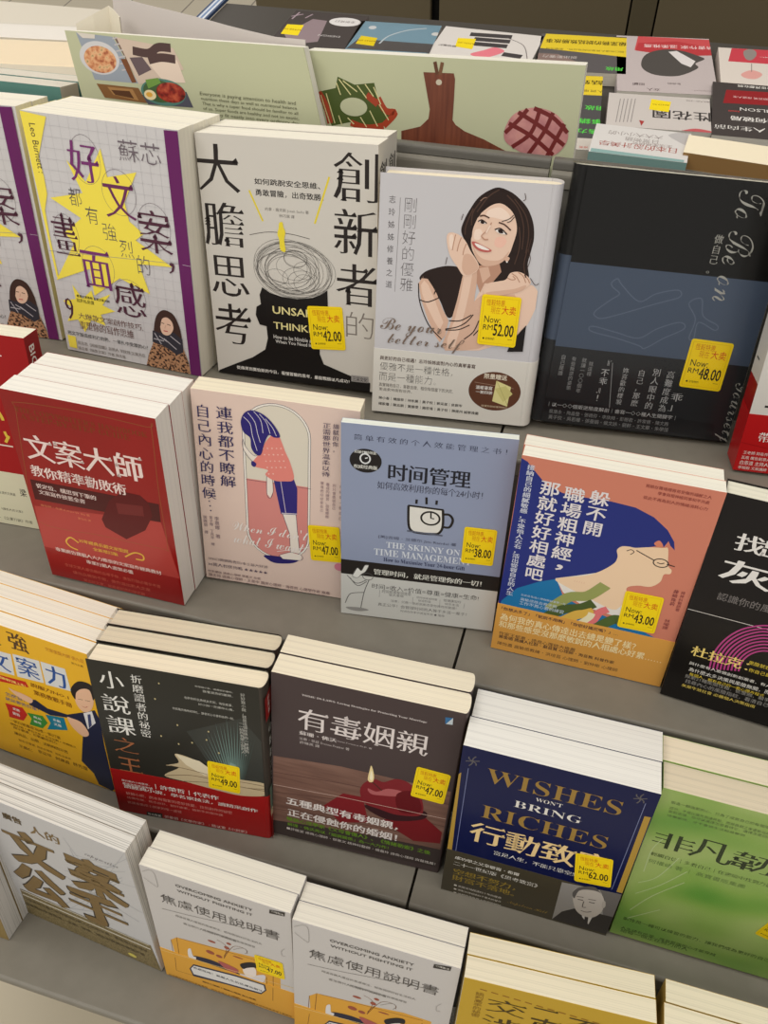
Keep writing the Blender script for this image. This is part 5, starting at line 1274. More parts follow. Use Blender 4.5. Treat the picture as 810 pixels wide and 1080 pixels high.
BOOKS['Q'] = {'pose':[-15.7893,-18.498,-33.4605,-0.0149,-0.0387,-0.0078],
 'w':13.96,
 'h':20.96,
 't':1.7,
 'art':[('p',(222,164,62),[1.48,12.66,2.18,11.74,6.84,11.07,10.15,10.37,12.72,10.46,12.43,18.35,10.97,18.4,11.02,13.8,10.82,15.43,2.98,16.98,2,15.66,1.61,16.42]),
  ('s',(120,72,36),0.06,[1.48,12.66,1.25,18.18]),
  ('s',(120,72,36),0.06,[2.18,11.74,2,15.66]),
  ('s',(120,72,36),0.06,[2.47,11.73,6.83,11.22,11.97,10.74]),
  ('s',(120,72,36),0.06,[11.19,13.68,11.05,18.34]),
  ('s',(120,72,36),0.06,[11.95,11.23,11.7,18.37]),
  ('c',(120,72,36),0.05,[6.94,12.79,7.39,10.16,6.52,9.37]),
  ('c',(120,72,36),0.05,[6.94,12.79,8.12,9.67,9.3,9.34,9.48,10.13]),
  ('c',(120,72,36),0.05,[6.98,12.29,7.58,10.72]),
  ('e',(158,82,62),5.93,10.12,0.4,0.2),
  ('e',(158,82,62),5.57,12.48,0.44,0.36),
  ('e',(158,82,62),6.46,12.69,0.33,0.29),
  ('e',(158,82,62),7.7,9.4,0.24,0.21),
  ('e',(158,82,62),8.45,11.57,0.51,0.12),
  ('e',(158,82,62),7.43,10.36,0.27,0.28),
  ('c',(120,110,100),0.04,[8.08,10.25,9.07,9.31,9.51,9.66,9.24,10.3]),
  ('b',(40,42,64),[3.62,14.57,4.64,14.17,5.86,14.1,7.28,14.48,8.44,15.14,7.8,16.71,6.12,16.79,4.68,16.3,3.48,15.84]),
  ('b',(226,222,222),[3.14,13.55,3.48,13.13,3.57,14.5,3.9,14.67,3.6,15.66,3.17,15.46,3.05,14.76]),
  ('b',(176,92,90),[6.25,13.84,6.86,13.71,8.27,14.19,7.96,15.09,7,14.97]),
  ('b',(222,216,220),[8.45,14.94,9.43,14.64,10.93,13.38,11.02,14.29,10.32,15.89,9.08,16.49,8.27,16.27]),
  ('b',(238,226,220),[8.85,13.29,9.68,12.52,10.16,12.76,10.08,14.18,9.42,14.95,8.91,14.62]),
  ('b',(34,32,40),[8.6,12.79,9.61,11.72,10.37,11.57,10.41,12.39,9.94,12.54,9.29,13.08,8.83,13.59]),
  ('p',(44,50,72),[2.88,17.65,3.42,16.37,7.93,15.51,10.97,15.42,11.06,16.57,10.46,17.84,6.73,18.4,3.13,19.12]),
  ('p',(226,224,222),[3.05,17.54,3.44,16.66,7.91,15.82,10.81,15.64,10.91,16.58,10.48,17.51,6.75,18.07,3.23,18.63]),
  ('t',(40,44,60),'G','h','逃避無用！高壓人生的焦慮和解法',3.31,16.82,10.69,17.28),
  ('t',(86,82,80),'G','h','OVERCOMING ANXIETY',3.29,1.33,10.5,1.76),
  ('t',(86,82,80),'G','h','WITHOUT FIGHTING IT',3.36,2.21,10.45,2.61),
  ('t',(84,80,78),'l','h','焦慮使用說明書',1.47,3.94,12.83,5.48),
  ('c',(110,106,104),0.05,[1.31,6.79,4.5,6.27,8.66,5.37,12.23,4.71]),
  ('t',(120,116,112),'g','h','超過百萬人獲益的焦慮療法，給每個想好好生活的人',2.62,7.08,11.05,7.43),
  ('t',(120,116,112),'g','h','專治現代人心裡的不安與恐懼',3.28,8.14,8.51,8.53),
  ('t',(120,116,112),'g','h','與焦慮和平相處的自我療癒練習',5.23,8.1,10.32,8.45),
  ('p',(60,56,54),[12.09,0.43,13.48,0.09,13.44,0.75,12.04,1.05]),
  ('t',(228,224,218),'g','h','心理勵志',12.24,0.42,13.36,0.68),
  ('c',(150,146,142),0.04,[0.16,1.04,0.98,0.35,1.39,0.67,1.47,2.34,1.36,2.95,0.64,2.41,0.21,1.95]),
  ('c',(160,156,152),0.04,[13.25,6.62,12.91,7.37,12.98,8.13,13.29,8.01])],
 'base':(202,198,196),
 'spine':'R',
 'pages':(236,230,216),
 'gloss':(0.42,0.1),
 'spine_col':(196,192,190),
 'band':{'base':(222,164,62),'v':15.12,'art':[('s',(240,214,150),0.07,[0,15.65,13.96,14.02]),('s',(120,72,36),0.05,[1.48,16.27,1.28,19.18]),('s',(120,72,36),0.05,[11.78,15.49,11.65,18.41]),('s',(120,72,36),0.05,[1.28,19.18,3.14,19]),('p',(44,50,72),[2.88,17.65,3.42,16.37,7.93,15.51,10.97,15.42,11.06,16.57,10.46,17.84,6.73,18.4,3.13,19.12]),('p',(226,224,222),[3.05,17.54,3.44,16.66,7.91,15.82,10.81,15.64,10.91,16.58,10.48,17.51,6.75,18.07,3.23,18.63]),('t',(40,44,60),'G','h','逃避無用！高壓人生的焦慮和解法',3.31,16.82,10.69,17.28),('t',(96,58,30),'G','h','臨床心理師＋諮商心理師 真心推薦',4.09,19.46,9.8,19.81),('t',(120,76,36),'g','h','全球暢銷百萬冊的自助寶典，陪你走過人生每個不安的時刻',0.22,20.57,9.58,20.91),('t',(120,76,36),'g','h','讀懂焦慮訊號，才能找回生活節奏與內在平靜',0.37,21.01,11.55,21.55),('t',(120,76,36),'g','h','附贈：七天練習手冊與放鬆音檔下載連結',7.31,20.45,13.53,20.77)]},
 'stickers':[(11.63,11.27,-0.04,2.77,3.19,'47.00')]}
BOOKS['R'] = {'pose':[-1.4852,-19.3084,-33.4645,0.0141,-0.0091,-0.0071],
 'w':14.22,
 'h':20.38,
 't':1.7,
 'art':[],
 'base':(202,198,196),
 'spine':'R',
 'pages':(236,230,216),
 'gloss':(0.42,0.1),
 'spine_col':(196,192,190)}
BOOKS['S'] = {'pose':[13.7193,-19.5773,-33.4421,0.0567,-0.0088,0.0099],
 'w':14.74,
 'h':20.87,
 't':1.8,
 'art':[('s',(150,104,30),0.16,[1.36,1.22,1.92,1.28]),
  ('s',(150,104,30),0.16,[2.26,1.31,2.82,1.37]),
  ('s',(150,104,30),0.16,[3.16,1.39,3.72,1.46]),
  ('s',(150,104,30),0.16,[4.06,1.48,4.62,1.54]),
  ('s',(150,104,30),0.16,[4.95,1.56,5.51,1.63]),
  ('s',(150,104,30),0.16,[5.85,1.65,6.4,1.71]),
  ('s',(150,104,30),0.16,[6.74,1.74,7.29,1.8]),
  ('s',(150,104,30),0.16,[7.62,1.82,8.18,1.88]),
  ('s',(150,104,30),0.16,[8.51,1.9,9.06,1.97]),
  ('s',(150,104,30),0.16,[9.39,1.99,9.94,2.05]),
  ('s',(150,104,30),0.16,[10.27,2.07,10.82,2.13]),
  ('s',(150,104,30),0.16,[11.15,2.16,11.7,2.22]),
  ('t',(70,54,20),'m','h','交',2.09,2.11,5.29,4.39),
  ('t',(70,54,20),'m','h','一',5.75,1.78,7.64,2.13),
  ('t',(70,54,20),'m','h','不',8.47,2.09,11.07,4.28),
  ('t',(70,54,20),'m','h','涉',1.99,5.1,5.36,7.53),
  ('t',(70,54,20),'m','h','直',5.67,3.44,8.31,6.72),
  ('t',(70,54,20),'m','h','敗',8.58,4.84,11.47,7.52),
  ('t',(140,104,30),'g','v','談判高手的祕密',1.07,1.72,1.81,6.04)],
 'base':(196,160,48),
 'spine':'R',
 'pages':(236,226,200),
 'gloss':(0.42,0.1),
 'spine_col':(150,120,40)}
BOOKS['T'] = {'pose':[28.7851,-19.2855,-33.515,0.0026,-0.0014,0],
 'w':14.78,
 'h':20.96,
 't':1.8,
 'art':[],
 'base':(170,140,70),
 'spine':'L',
 'pages':(236,226,200),
 'gloss':(0.42,0.1)}
BOOKS['COOK2'] = {'pose':[-10.2521,26.2,19.1193,0,0,0.0301],
 'w':24.67,
 'h':26,
 't':2.2,
 'art':[('p',(74,88,42),[1.07,3.28,2.72,2.88,2.91,1.95,4.52,2.52,6.35,2.27,6.72,3.48,7.75,4.51,8.34,4.63,7.23,5.76,5.67,5.97,4.14,5.64,2.29,6.08,1.52,4.7]),
  ('c',(166,66,42),0.55,[1.07,3.33,1.71,4.29,2.14,5.87]),
  ('c',(166,66,42),0.55,[6.72,3.48,7.45,4.48,8.34,4.63,7.29,5.75]),
  ('c',(166,66,42),0.55,[5.65,3.28,6.7,4]),
  ('c',(166,66,42),0.55,[4.14,5.69,5.67,6.02,7.29,5.75]),
  ('e',(190,192,160),4.42,4.35,1.29,0.77),
  ('s',(214,206,150),0.09,[1.27,3.53,2.14,5.93]),
  ('s',(214,206,150),0.09,[1.8,3.37,2.6,5.84]),
  ('s',(214,206,150),0.09,[3.03,2.14,4.16,3.37]),
  ('s',(214,206,150),0.09,[3.42,2.25,4.76,3.08]),
  ('s',(214,206,150),0.09,[4.76,2.56,5.65,3.54]),
  ('s',(214,206,150),0.09,[5.5,2.42,6.31,3.38]),
  ('s',(214,206,150),0.09,[6.3,2.61,7,3.98]),
  ('s',(214,206,150),0.09,[6.85,3.99,7.76,5.25]),
  ('s',(214,206,150),0.09,[5.96,4.57,6.72,5.84]),
  ('s',(214,206,150),0.09,[5.06,5.15,5.67,5.97]),
  ('s',(214,206,150),0.09,[3.84,5.28,4.45,5.78]),
  ('s',(214,206,150),0.09,[2.98,5.15,3.28,5.93]),
  ('s',(214,206,150),0.09,[2.81,2.46,3.19,3.42]),
  ('p','board',[10.83,1.19,13.54,1.15,13.68,1.59,13.69,3.33,13.67,4.87,13.99,5.24,14.83,5.71,16.59,6.25,19.15,7.28,9.02,7.25,8.98,6.07,10.74,5.58,11.47,4.88,11.55,4.1]),
  ('s',(100,66,48),0.3,[11.81,0.34,12.09,1.32]),
  ('s',(120,84,60),0.3,[12.48,0.35,12.31,1.31]),
  ('e',(200,190,170),12.26,1.91,0.27,0.23),
  ('b','bread',[18.47,5.08,19.19,3.97,20.78,3.42,22.44,3.69,23.5,4.5,24,5.48,23.65,6.54,22.64,7.27,20.68,7.28,19.2,6.72,18.46,6.12]),
  ('c',(116,44,44),0.35,[18.72,4.81,20.77,5.7,22.9,7.12]),
  ('c',(116,44,44),0.35,[19.45,3.87,21.5,4.88,23.75,6.27]),
  ('c',(116,44,44),0.35,[20.78,3.47,22.5,4.11,23.91,5.24]),
  ('c',(116,44,44),0.35,[19.2,6.72,20.74,5.45,21.32,3.44]),
  ('c',(116,44,44),0.35,[20.68,7.28,21.84,5.37,22.45,3.72]),
  ('c',(116,44,44),0.35,[22.36,7.29,23,5.81,23.54,4.55]),
  ('c',(116,44,44),0.35,[18.46,5.6,19.52,4.5,20.25,3.58])],
 'base':(190,192,160),
 'spine':'L',
 'pages':(236,232,220),
 'gloss':(0.3,0.25),
 'back':(230,226,214),
 'spine_col':(226,222,208)}
BOOKS['COOK1'] = {'origin':[-34.5539,24,19.2091],
 'w':29.46,
 'h':26,
 'outline':[3,0.36,26.46,0,32.98,24.5,6.64,24.5],
 'art':[('p',(152,160,172),[4.17,0.43,7.92,0.52,10.04,4.19,5.46,4.25]),
  ('e',(206,204,206),6.27,2.37,2.06,1.38),
  ('e','rice',6.33,2.49,1.68,1.12),
  ('p',(120,96,92),[8.05,0.51,8.56,0.57,10.55,3.78,10.05,4.14]),
  ('s',(190,184,186),0.12,[7.9,0.67,8.44,0.53]),
  ('s',(190,184,186),0.12,[8.01,1.17,8.62,1.02]),
  ('s',(190,184,186),0.12,[8.13,1.67,8.8,1.52]),
  ('s',(190,184,186),0.12,[8.25,2.18,8.98,2.02]),
  ('s',(190,184,186),0.12,[8.36,2.69,9.17,2.52]),
  ('s',(190,184,186),0.12,[8.48,3.21,9.35,3.03]),
  ('p',(122,76,48),[8.49,2.27,9.08,2.22,9.86,4.1,9.38,4.19]),
  ('p',(214,206,196),[4.24,0.42,6.12,0.47,6.06,0.8,4.81,0.84]),
  ('p',(206,186,170),[8.31,0.54,13.96,0.98,14.85,2.64,10.09,4.29]),
  ('p',(226,206,190),[11.32,2.41,14.23,1.92,14.93,3.73,12.74,3.86]),
  ('c',(84,64,62),0.7,[9.83,1.49,11.42,1.58,12.44,1.04,13.71,1]),
  ('c',(84,64,62),0.7,[11.35,2.15,12.66,1.84,14.08,1.88]),
  ('c',(84,64,62),0.7,[11.8,1.09,12.03,1.84]),
  ('p',(104,88,92),[9.43,2.09,10.74,1.94,11.57,2.91,10.19,3.54]),
  ('p',(84,84,96),[10.14,5.15,14.92,4.47,15.5,5.75,10.86,5.9]),
  ('e',(84,128,118),12.55,4.73,2.3,1.14),
  ('e',(70,96,60),12.16,4.68,1.67,0.95),
  ('e','meat',13.32,4.69,1.49,0.85),
  ('e',(236,216,170),11.15,5.06,0.62,0.43),
  ('e',(226,170,70),11.07,5.04,0.33,0.21),
  ('p',(112,150,70),[10.81,3.81,12.14,3.54,12.41,3.94,11.04,4.53]),
  ('p',(132,92,56),[5.61,4.56,9.99,4.57,10.74,5.8,6.29,5.7]),
  ('p',(172,128,80),[6.72,4.74,9.37,4.73,9.9,5.66,7.28,5.39]),
  ('p',(92,60,40),[7.08,4.98,9.02,4.92,9.42,5.53,7.48,5.38]),
  ('t',(92,92,72),'g','h','Everyone is paying attention to health and',16.29,4.33,25.69,4.71),
  ('t',(92,92,72),'g','h','nutrition these days as well as nutritional balance',16.37,4.77,25.79,5.09),
  ('t',(92,92,72),'g','h','That is why a super food should be familiar to all',16.45,5.18,25.9,5.5),
  ('t',(92,92,72),'g','h','of us. Super foods are healthy and not so exotic,',16.52,5.59,26,5.92),
  ('t',(92,92,72),'g','h','and they fit neatly into every ordinary day.',16.6,5.99,26.1,6.36)],
 'leaf':[[-23.37,26,45.57],[-26.41,26.4,45.54],[-29.17,26.9,45.79],[-31.43,27.4,46],[-34.05,28,46.31],[-36.72,28.6,46.58],[-41.14,29.6,46.97],[-44.75,30.4,47.4]],
 'leaf2':[[-46.42,26.2,45.21],[-44.97,27,46.03],[-43.85,28,46.73],[-43.15,27.6,46.49],[-42.19,27,45.98]]}
BOOKS['RG1'] = {'flat':[10.35,99.2,8,0.1037],
 'w':14.98,
 'h':20.39,
 't':2,
 'art':[('p',(206,84,88),[3.51,0,14.98,0.34,14.98,6.37,2.85,5.5]),
  ('p',(190,64,70),[3.46,2.7,9.73,1.46,14.98,3.42,14.98,6.4,9.47,7.16,3,5.67]),
  ('b',(84,80,78),[3.8,10.51,4.69,6.93,7.35,4.88,10.31,5.04,13.14,6.98,13.73,7.97,12.26,9.66,12.52,11.34,9.51,14.3,6.3,14.47,4.37,13]),
  ('p',(226,220,220),[8.25,5.69,9.56,5.2,12.31,8.8,11.45,11.1,10.08,9.88]),
  ('t',(84,64,64),'m','u','生命的',7.66,16.83,9.68,17.46),
  ('t',(84,64,64),'m','u','女人',4.43,18.98,6.44,19.94),
  ('t',(84,64,64),'m','u','照顧',2.35,17.36,4.2,18.23),
  ('t',(150,130,130),'g','u','陪伴自己走過生命的低谷',11.49,18.99,14.96,19.28),
  ('t',(246,220,220),'g','u','暢銷書作家 溫柔推薦',4.41,3,16.96,4.27)],
 'base':(196,184,184),
 'spine':'L',
 'pages':(226,220,210),
 'gloss':(0.3,0.2),
 'spine_col':(190,180,180)}
BOOKS['RG2'] = {'flat':[9.8,86.3,8.6,0.0616],
 'w':14.63,
 'h':10.36,
 't':2.6,
 'art':[('t',(70,66,66),'G','u','性花園',6.47,4.38,15.05,7.1),
  ('t',(110,100,100),'g','u','給每個女人的一封信',11.24,0.73,15.63,1.19),
  ('s',(150,144,142),0.12,[1.74,1.77,1.36,9.18]),
  ('s',(150,144,142),0.12,[2.29,1.69,1.88,9.1]),
  ('s',(150,144,142),0.12,[2.83,1.61,2.41,9.02]),
  ('s',(150,144,142),0.12,[3.38,1.53,2.94,8.94]),
  ('s',(150,144,142),0.12,[3.92,1.45,3.46,8.86]),
  ('p',(172,64,64),[4.63,8.11,5.36,8.29,4.93,9.76]),
  ('b',(196,96,100),[10.5,10.36,12.44,9.44,14.63,9.92,14.3,10.36,10.49,10.36]),
  ('p',(246,220,40),[6.24,1.25,9.08,1.73,8.75,5.04,5.95,4.58]),
  ('t',(120,80,20),'g','u','RM29.90',6.45,2.65,8.75,3.05)],
 'base':(206,198,194),
 'spine':'L',
 'pages':(226,220,210),
 'gloss':(0.25,0.2),
 'spine_col':(200,192,188)}
BOOKS['YE1'] = {'flat':[-3.35,103.75,8,0.0852],
 'w':14.1,
 'h':13.94,
 't':2,
 'art':[('p',(232,204,56),[0.71,0,14.1,0.28,14.1,7.7,0.13,5.8]),
  ('t',(60,50,30),'G','u','超級業務的說話致勝故事',0.87,1.96,15.38,3.56),
  ('t',(110,96,50),'g','u','一開口就讓人買單的超強話術，業績倍增',1.09,5.44,14.43,6.14),
  ('t',(90,214,80),'G','u','用故',10.89,11.6,13.69,12.93),
  ('p',(140,118,112),[0,7.73,3.24,7.8,7.3,11.15,6.36,11.54,0,12.06]),
  ('t',(210,200,196),'g','u','說出影響力',0.79,8.33,6.27,9.38)],
 'base':(96,92,94),
 'spine':'L',
 'pages':(220,214,200),
 'gloss':(0.28,0.3),
 'spine_col':(90,86,88)}
BOOKS['YE2'] = {'flat':[-4.4,77.55,8.7,0.0853],
 'w':13.5,
 'h':23.14,
 't':2.6,
 'art':[('p',(232,204,56),[2.45,0.51,13.5,0,13.5,6.49,2.94,6.73]),
  ('t',(60,50,30),'G','u','說話致勝故事',3.94,1.51,15.56,3.02),
  ('t',(120,100,50),'g','u','讓人買單的超強話術',5.1,4.72,14.93,5.54),
  ('t',(90,214,80),'G','u','用故',11.14,9.85,14.19,11.3),
  ('t',(90,214,80),'G','u','事銷',10.53,13.99,13.85,15.56),
  ('t',(90,214,80),'G','u','售力',10.45,17.09,13.3,18.44),
  ('p',(206,198,190),[9.32,19.88,13.33,19.79,13.3,23.14,9.61,23.14]),
  ('t',(196,80,70),'g','u','推薦',10.84,22.08,12.02,22.65)],
 'base':(84,82,84),
 'spine':'L',
 'pages':(220,214,200),
 'gloss':(0.28,0.3),
 'spine_col':(90,86,88)}
BOOKS['RR1'] = {'flat':[25.4,103.05,8,0.0584],
 'w':14.57,
 'h':14.66,
 't':2,
 'art':[('p',(206,70,84),[2.11,0.03,14.57,0,14.06,5.37,1.38,5.09]),
  ('b',(150,140,136),[3.88,1.21,4.85,0,5.73,0.5,5.82,2.26,5,4.13,4.12,3.82]),
  ('b',(226,166,160),[3.15,9.48,4.81,7.82,6.31,9.01,5.34,10.8,3.78,10.78]),
  ('c',(120,110,106),0.1,[4.93,5.43,4.77,8.41]),
  ('t',(246,220,220),'g','u','療癒人心',6.29,2.67,7.84,3.04)],
 'base':(224,214,206),
 'spine':'L',
 'pages':(226,220,210),
 'gloss':(0.28,0.2),
 'spine_col':(220,206,200)}
BOOKS['RR2'] = {'flat':[23.55,86.25,8.7,0.0233],
 'w':12.9,
 'h':16.75,
 't':2.4,
 'art':[('p',(150,40,46),[1.98,2.44,12.9,1.85,12.9,6.09,1.51,6.82]),
  ('t',(228,224,218),'G','u','全世界都在說',3.61,0.4,8.64,1.2),
  ('t',(226,190,190),'g','u','暢銷百萬 改變人生',2.91,4.19,8.52,4.83),
  ('t',(230,226,222),'g','u','WILSON',3.88,7.82,9.37,8.76),
  ('t',(206,70,70),'G','u','重磅回歸',2.24,8.92,3.86,9.31),
  ('t',(226,222,218),'G','u','如何破局',2.56,10.59,9.24,12.01),
  ('t',(226,222,218),'m','u','人生向前',0.31,13.59,7.27,14.87)],
 'base':(72,66,66),
 'spine':'L',
 'pages':(226,220,210),
 'gloss':(0.3,0.2),
 'spine_col':(70,64,64)}
BOOKS['PACK'] = {'flat':[7.5,71.2,12,-0.0201],
 'w':12.45,
 'h':7.76,
 't':1.8,
 'art':[('t',(150,140,138),'g','u','大大大小小的',1.86,1.47,8.93,2.59),
  ('t',(150,140,138),'g','u','日常物語',4.16,2.79,8.45,3.8),
  ('t',(166,84,76),'m','u','日本的設計美學',1,4.4,10.99,5.75),
  ('t',(150,130,128),'g','u','生活風格研究',5.18,3.75,10.31,4.57),
  ('b',(186,182,182),[9.58,1.03,11.14,0,12.4,0.35,12.3,3.25,10.75,2.36]),
  ('p',(140,172,170),[0.22,6.8,12.05,7.13,12.04,7.73,0.21,7.76])],
 'base':(214,210,208),
 'spine':'B',
 'pages':(214,210,200),
 'gloss':(0.3,0.2),
 'spine_col':(132,168,166),
 'back':(132,168,166)}
BOOKS['BROWN'] = {'flat':[21.75,72.1,12.4,-0.0977],
 'w':17.43,
 'h':4.76,
 't':2.2,
 'art':[],
 'base':(238,226,200),
 'spine':'B',
 'pages':(190,160,110),
 'gloss':(0.6,0),
 'spine_col':(160,124,78)}
BOOKS['BC'] = {'flat':[-49.6,103.25,8,-0.0072],
 'w':13.8,
 'h':15.1,
 't':2,
 'art':[('e',(226,222,222),10.35,3.22,2.88,1.83),
  ('t',(110,100,100),'g','u','全新修訂',8.47,2.69,12.21,3.58),
  ('p',(150,132,138),[1.58,10.31,4.3,3.11,7.07,3.39,8.3,12.1,3.9,14.2]),
  ('p',(246,220,40),[0.58,6.2,3.62,5.99,4.07,10.4,0.86,10.26]),
  ('t',(140,90,30),'g','u','RM48.00',0.59,7.83,3.94,8.42),
  ('s',(170,150,160),0.3,[0,2.77,1.91,1.44]),
  ('s',(170,150,160),0.3,[2.82,2.98,3.6,1.1]),
  ('s',(170,150,160),0.3,[0.61,3.86,0.94,0.77]),
  ('t',(206,200,200),'g','u','DESIGN',7.5,9.13,11.41,9.8)],
 'base':(76,70,70),
 'spine':'R',
 'pages':(200,190,180),
 'gloss':(0.25,0.3),
 'spine_col':(120,112,110)}
BOOKS['BL'] = {'flat':[-35.55,104.75,8,0.0487],
 'w':14.37,
 'h':11.75,
 't':2,
 'art':[('p',(96,92,92),[1.28,7.47,14.37,7.64,14.37,11.13,0.15,11.49]),
  ('p',(246,220,40),[1.43,6.07,4.41,6.61,4.52,9.88,1.27,9.41]),
  ('t',(140,90,30),'g','u','RM42.00',1.44,7.75,4.37,8.26),
  ('e',(220,220,222),2.58,2.49,0.69,0.72),
  ('e',(226,224,222),13.96,3.6,0.71,0.69),
  ('c',(206,214,220),0.3,[5.26,8.81,6.17,5.56,8.9,2.76,11.98,1.5])],
 'base':(132,164,182),
 'spine':'L',
 'pages':(200,196,190),
 'gloss':(0.25,0.3),
 'spine_col':(120,150,170),
 'wrap':1}
BOOKS['WH'] = {'flat':[-20.2,105,8,-0.0523],
 'w':17.22,
 'h':11.43,
 't':2,
 'art':[('c',(72,68,70),1.5,[4.95,2.23,12.06,1.61]),
  ('c',(72,68,70),1.5,[6.07,3.93,12.19,3.54]),
  ('c',(72,68,70),1.5,[6.55,5.77,12.17,5.48]),
  ('c',(72,68,70),1.5,[12.1,8.53,15.34,8.81]),
  ('b',(232,128,142),[6.99,9.86,8.74,7.9,10.28,6.35,12.15,7.39,10.78,9.62,9.16,10.78]),
  ('p',(246,220,40),[3.33,4.24,6.38,3.86,6.82,8.01,3.78,7.65]),
  ('t',(140,90,30),'g','u','RM36.00',3.79,5.67,6.59,6.17),
  ('t',(96,88,88),'m','u','職場筆記',0.9,7.22,3.98,7.95),
  ('c',(120,110,110),0.15,[11.38,2.18,14.67,4.45,16.38,9.27])],
 'base':(222,216,212),
 'spine':'L',
 'pages':(226,220,210),
 'gloss':(0.3,0.2),
 'spine_col':(214,206,200)}
BOOKS['WR1'] = {'flat':[-98.07,87.27,8,0.0979],
 'w':27.82,
 'h':9.43,
 't':2,
 'art':[],
 'base':(240,222,192),
 'spine':'B',
 'pages':(238,228,206),
 'gloss':(0.3,0.2),
 'spine_col':(238,230,214),
 'wrap':1}
BOOKS['WR2'] = {'flat':[-104.97,96.89,8,0.0867],
 'w':26.7,
 'h':5.6,
 't':2,
 'art':[],
 'base':(236,230,222),
 'spine':'B',
 'pages':(238,232,222),
 'gloss':(0.12,0.6),
 'spine_col':(238,230,214),
 'wrap':1}
RACKZ = [17.6412,0.7232,-17.7745,-33.565]
CAM_R = [[0.9619,0.2693,0.0461],[0.1928,-0.5494,-0.813],[-0.1936,0.791,-0.5804]]
CAM_C = [5.6998,-53.4945,54.6839]
FOCAL = 877.69
BOOKS['A0']['art'] = BOOKS['A1']['art']; BOOKS['R']['art'] = BOOKS['Q']['art']; BOOKS['R']['band'] = BOOKS['Q']['band']
for B_ in BOOKS.values():
    need_art(B_['art']); need_art(B_.get('spine_art', [])); need_art(B_.get('band', {}).get('art', []))
    for st in B_.get('stickers', []): need_art(sticker_art(st[5], 3, 4))
make_text()

# ---------------- the standing books: key, kind, copies in the stack, label of the front copy, how the stack is called
ROWS_ = [
 ('A1', 'paperback_book', 3, 'pale grey paperback with yellow starburst and purple edge, its whole cover in view', 'starburst paperback', 'starburst paperbacks in the full-view stack'),
 ('A0', 'paperback_book', 2, 'leftmost starburst paperback, only the right half of its cover in view', 'leftmost starburst paperback', 'starburst paperbacks in the leftmost stack'),
 ('B', 'paperback_book', 2, 'white paperback with a black head whose brain is a grey scribble', 'scribbled brain paperback', 'scribbled brain paperbacks'),
 ('C', 'hardcover_book', 1, 'white hardback with a portrait of a smiling long-haired woman on its cover', '', ''),
 ('D', 'hardcover_book', 1, 'shrink-wrapped black hardback with a slate blue band and silver handwriting', '', ''),
 ('E', 'hardcover_book', 1, 'white hardback in a red belly band beside the shrink-wrapped black hardback', '', ''),
 ('F0', 'paperback_book', 1, 'red paperback with a cream lower band, leftmost on the second shelf', '', ''),
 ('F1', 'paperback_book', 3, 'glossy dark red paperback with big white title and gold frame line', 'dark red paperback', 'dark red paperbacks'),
 ('G', 'paperback_book', 1, 'pink paperback with a blue-haired girl bowing inside a capsule window', '', ''),
 ('H', 'paperback_book', 1, 'thin periwinkle blue paperback with a coffee cup that holds a clock', '', ''),
 ('I', 'paperback_book', 2, 'salmon paperback with a navy-haired face in glasses and an orange lower band', 'salmon and navy paperback', 'salmon and navy paperbacks'),
 ('J', 'paperback_book', 1, 'black paperback with pink concentric arcs and yellow writing', '', ''),
 ('K', 'paperback_book', 4, 'yellow paperback with a man in a navy suit spreading his arm', 'yellow suited-man paperback', 'yellow paperbacks with the suited man'),
 ('L', 'paperback_book', 3, 'dark green-black paperback with a glowing open book and red band', 'glowing open book paperback', 'glowing open book paperbacks'),
 ('M', 'paperback_book', 2, 'plum brown paperback with a candle flame on a red apple', 'apple candle paperback', 'apple candle paperbacks'),
 ('N', 'paperback_book', 2, 'navy paperback with gold English capitals and an old man on its olive band', 'navy and gold paperback', 'navy and gold paperbacks'),
 ('O', 'paperback_book', 2, 'shrink-wrapped leaf green paperback with a dark green title', 'leaf green paperback', 'leaf green paperbacks'),
 ('P', 'paperback_book', 2, 'silver grey paperback with huge bronze brush-style characters', 'silver and bronze paperback', 'silver and bronze paperbacks'),
 ('P0', 'paperback_book', 2, 'bronze-covered book turned edge-on at the left end of the lowest shelf', 'bronze-covered book', 'bronze-covered books at the lowest left'),
 ('Q', 'paperback_book', 2, 'white paperback with a person lying on an orange sofa, price sticker in view', 'stickered sofa paperback', 'sofa paperbacks beside the silver and bronze stack'),
 ('R', 'paperback_book', 2, 'white orange-sofa paperback with no sticker, second from the silver and bronze book', 'stickerless sofa paperback', 'sofa paperbacks beside the mustard stack'),
 ('S', 'paperback_book', 2, 'mustard yellow paperback with dark brown title, its lower half out of view', 'mustard yellow paperback', 'mustard yellow paperbacks'),
 ('T', 'paperback_book', 2, 'tan paperback showing only its cream page tops, right of the mustard stack', 'tan page-top paperback', 'tan paperbacks right of the mustard stack'),
]
ORD = {1: '%s second from the front of its stack, only page top showing', 2: '%s third from the front of its stack, only page top showing', 3: '%s rearmost of four in its stack, only page top showing'}
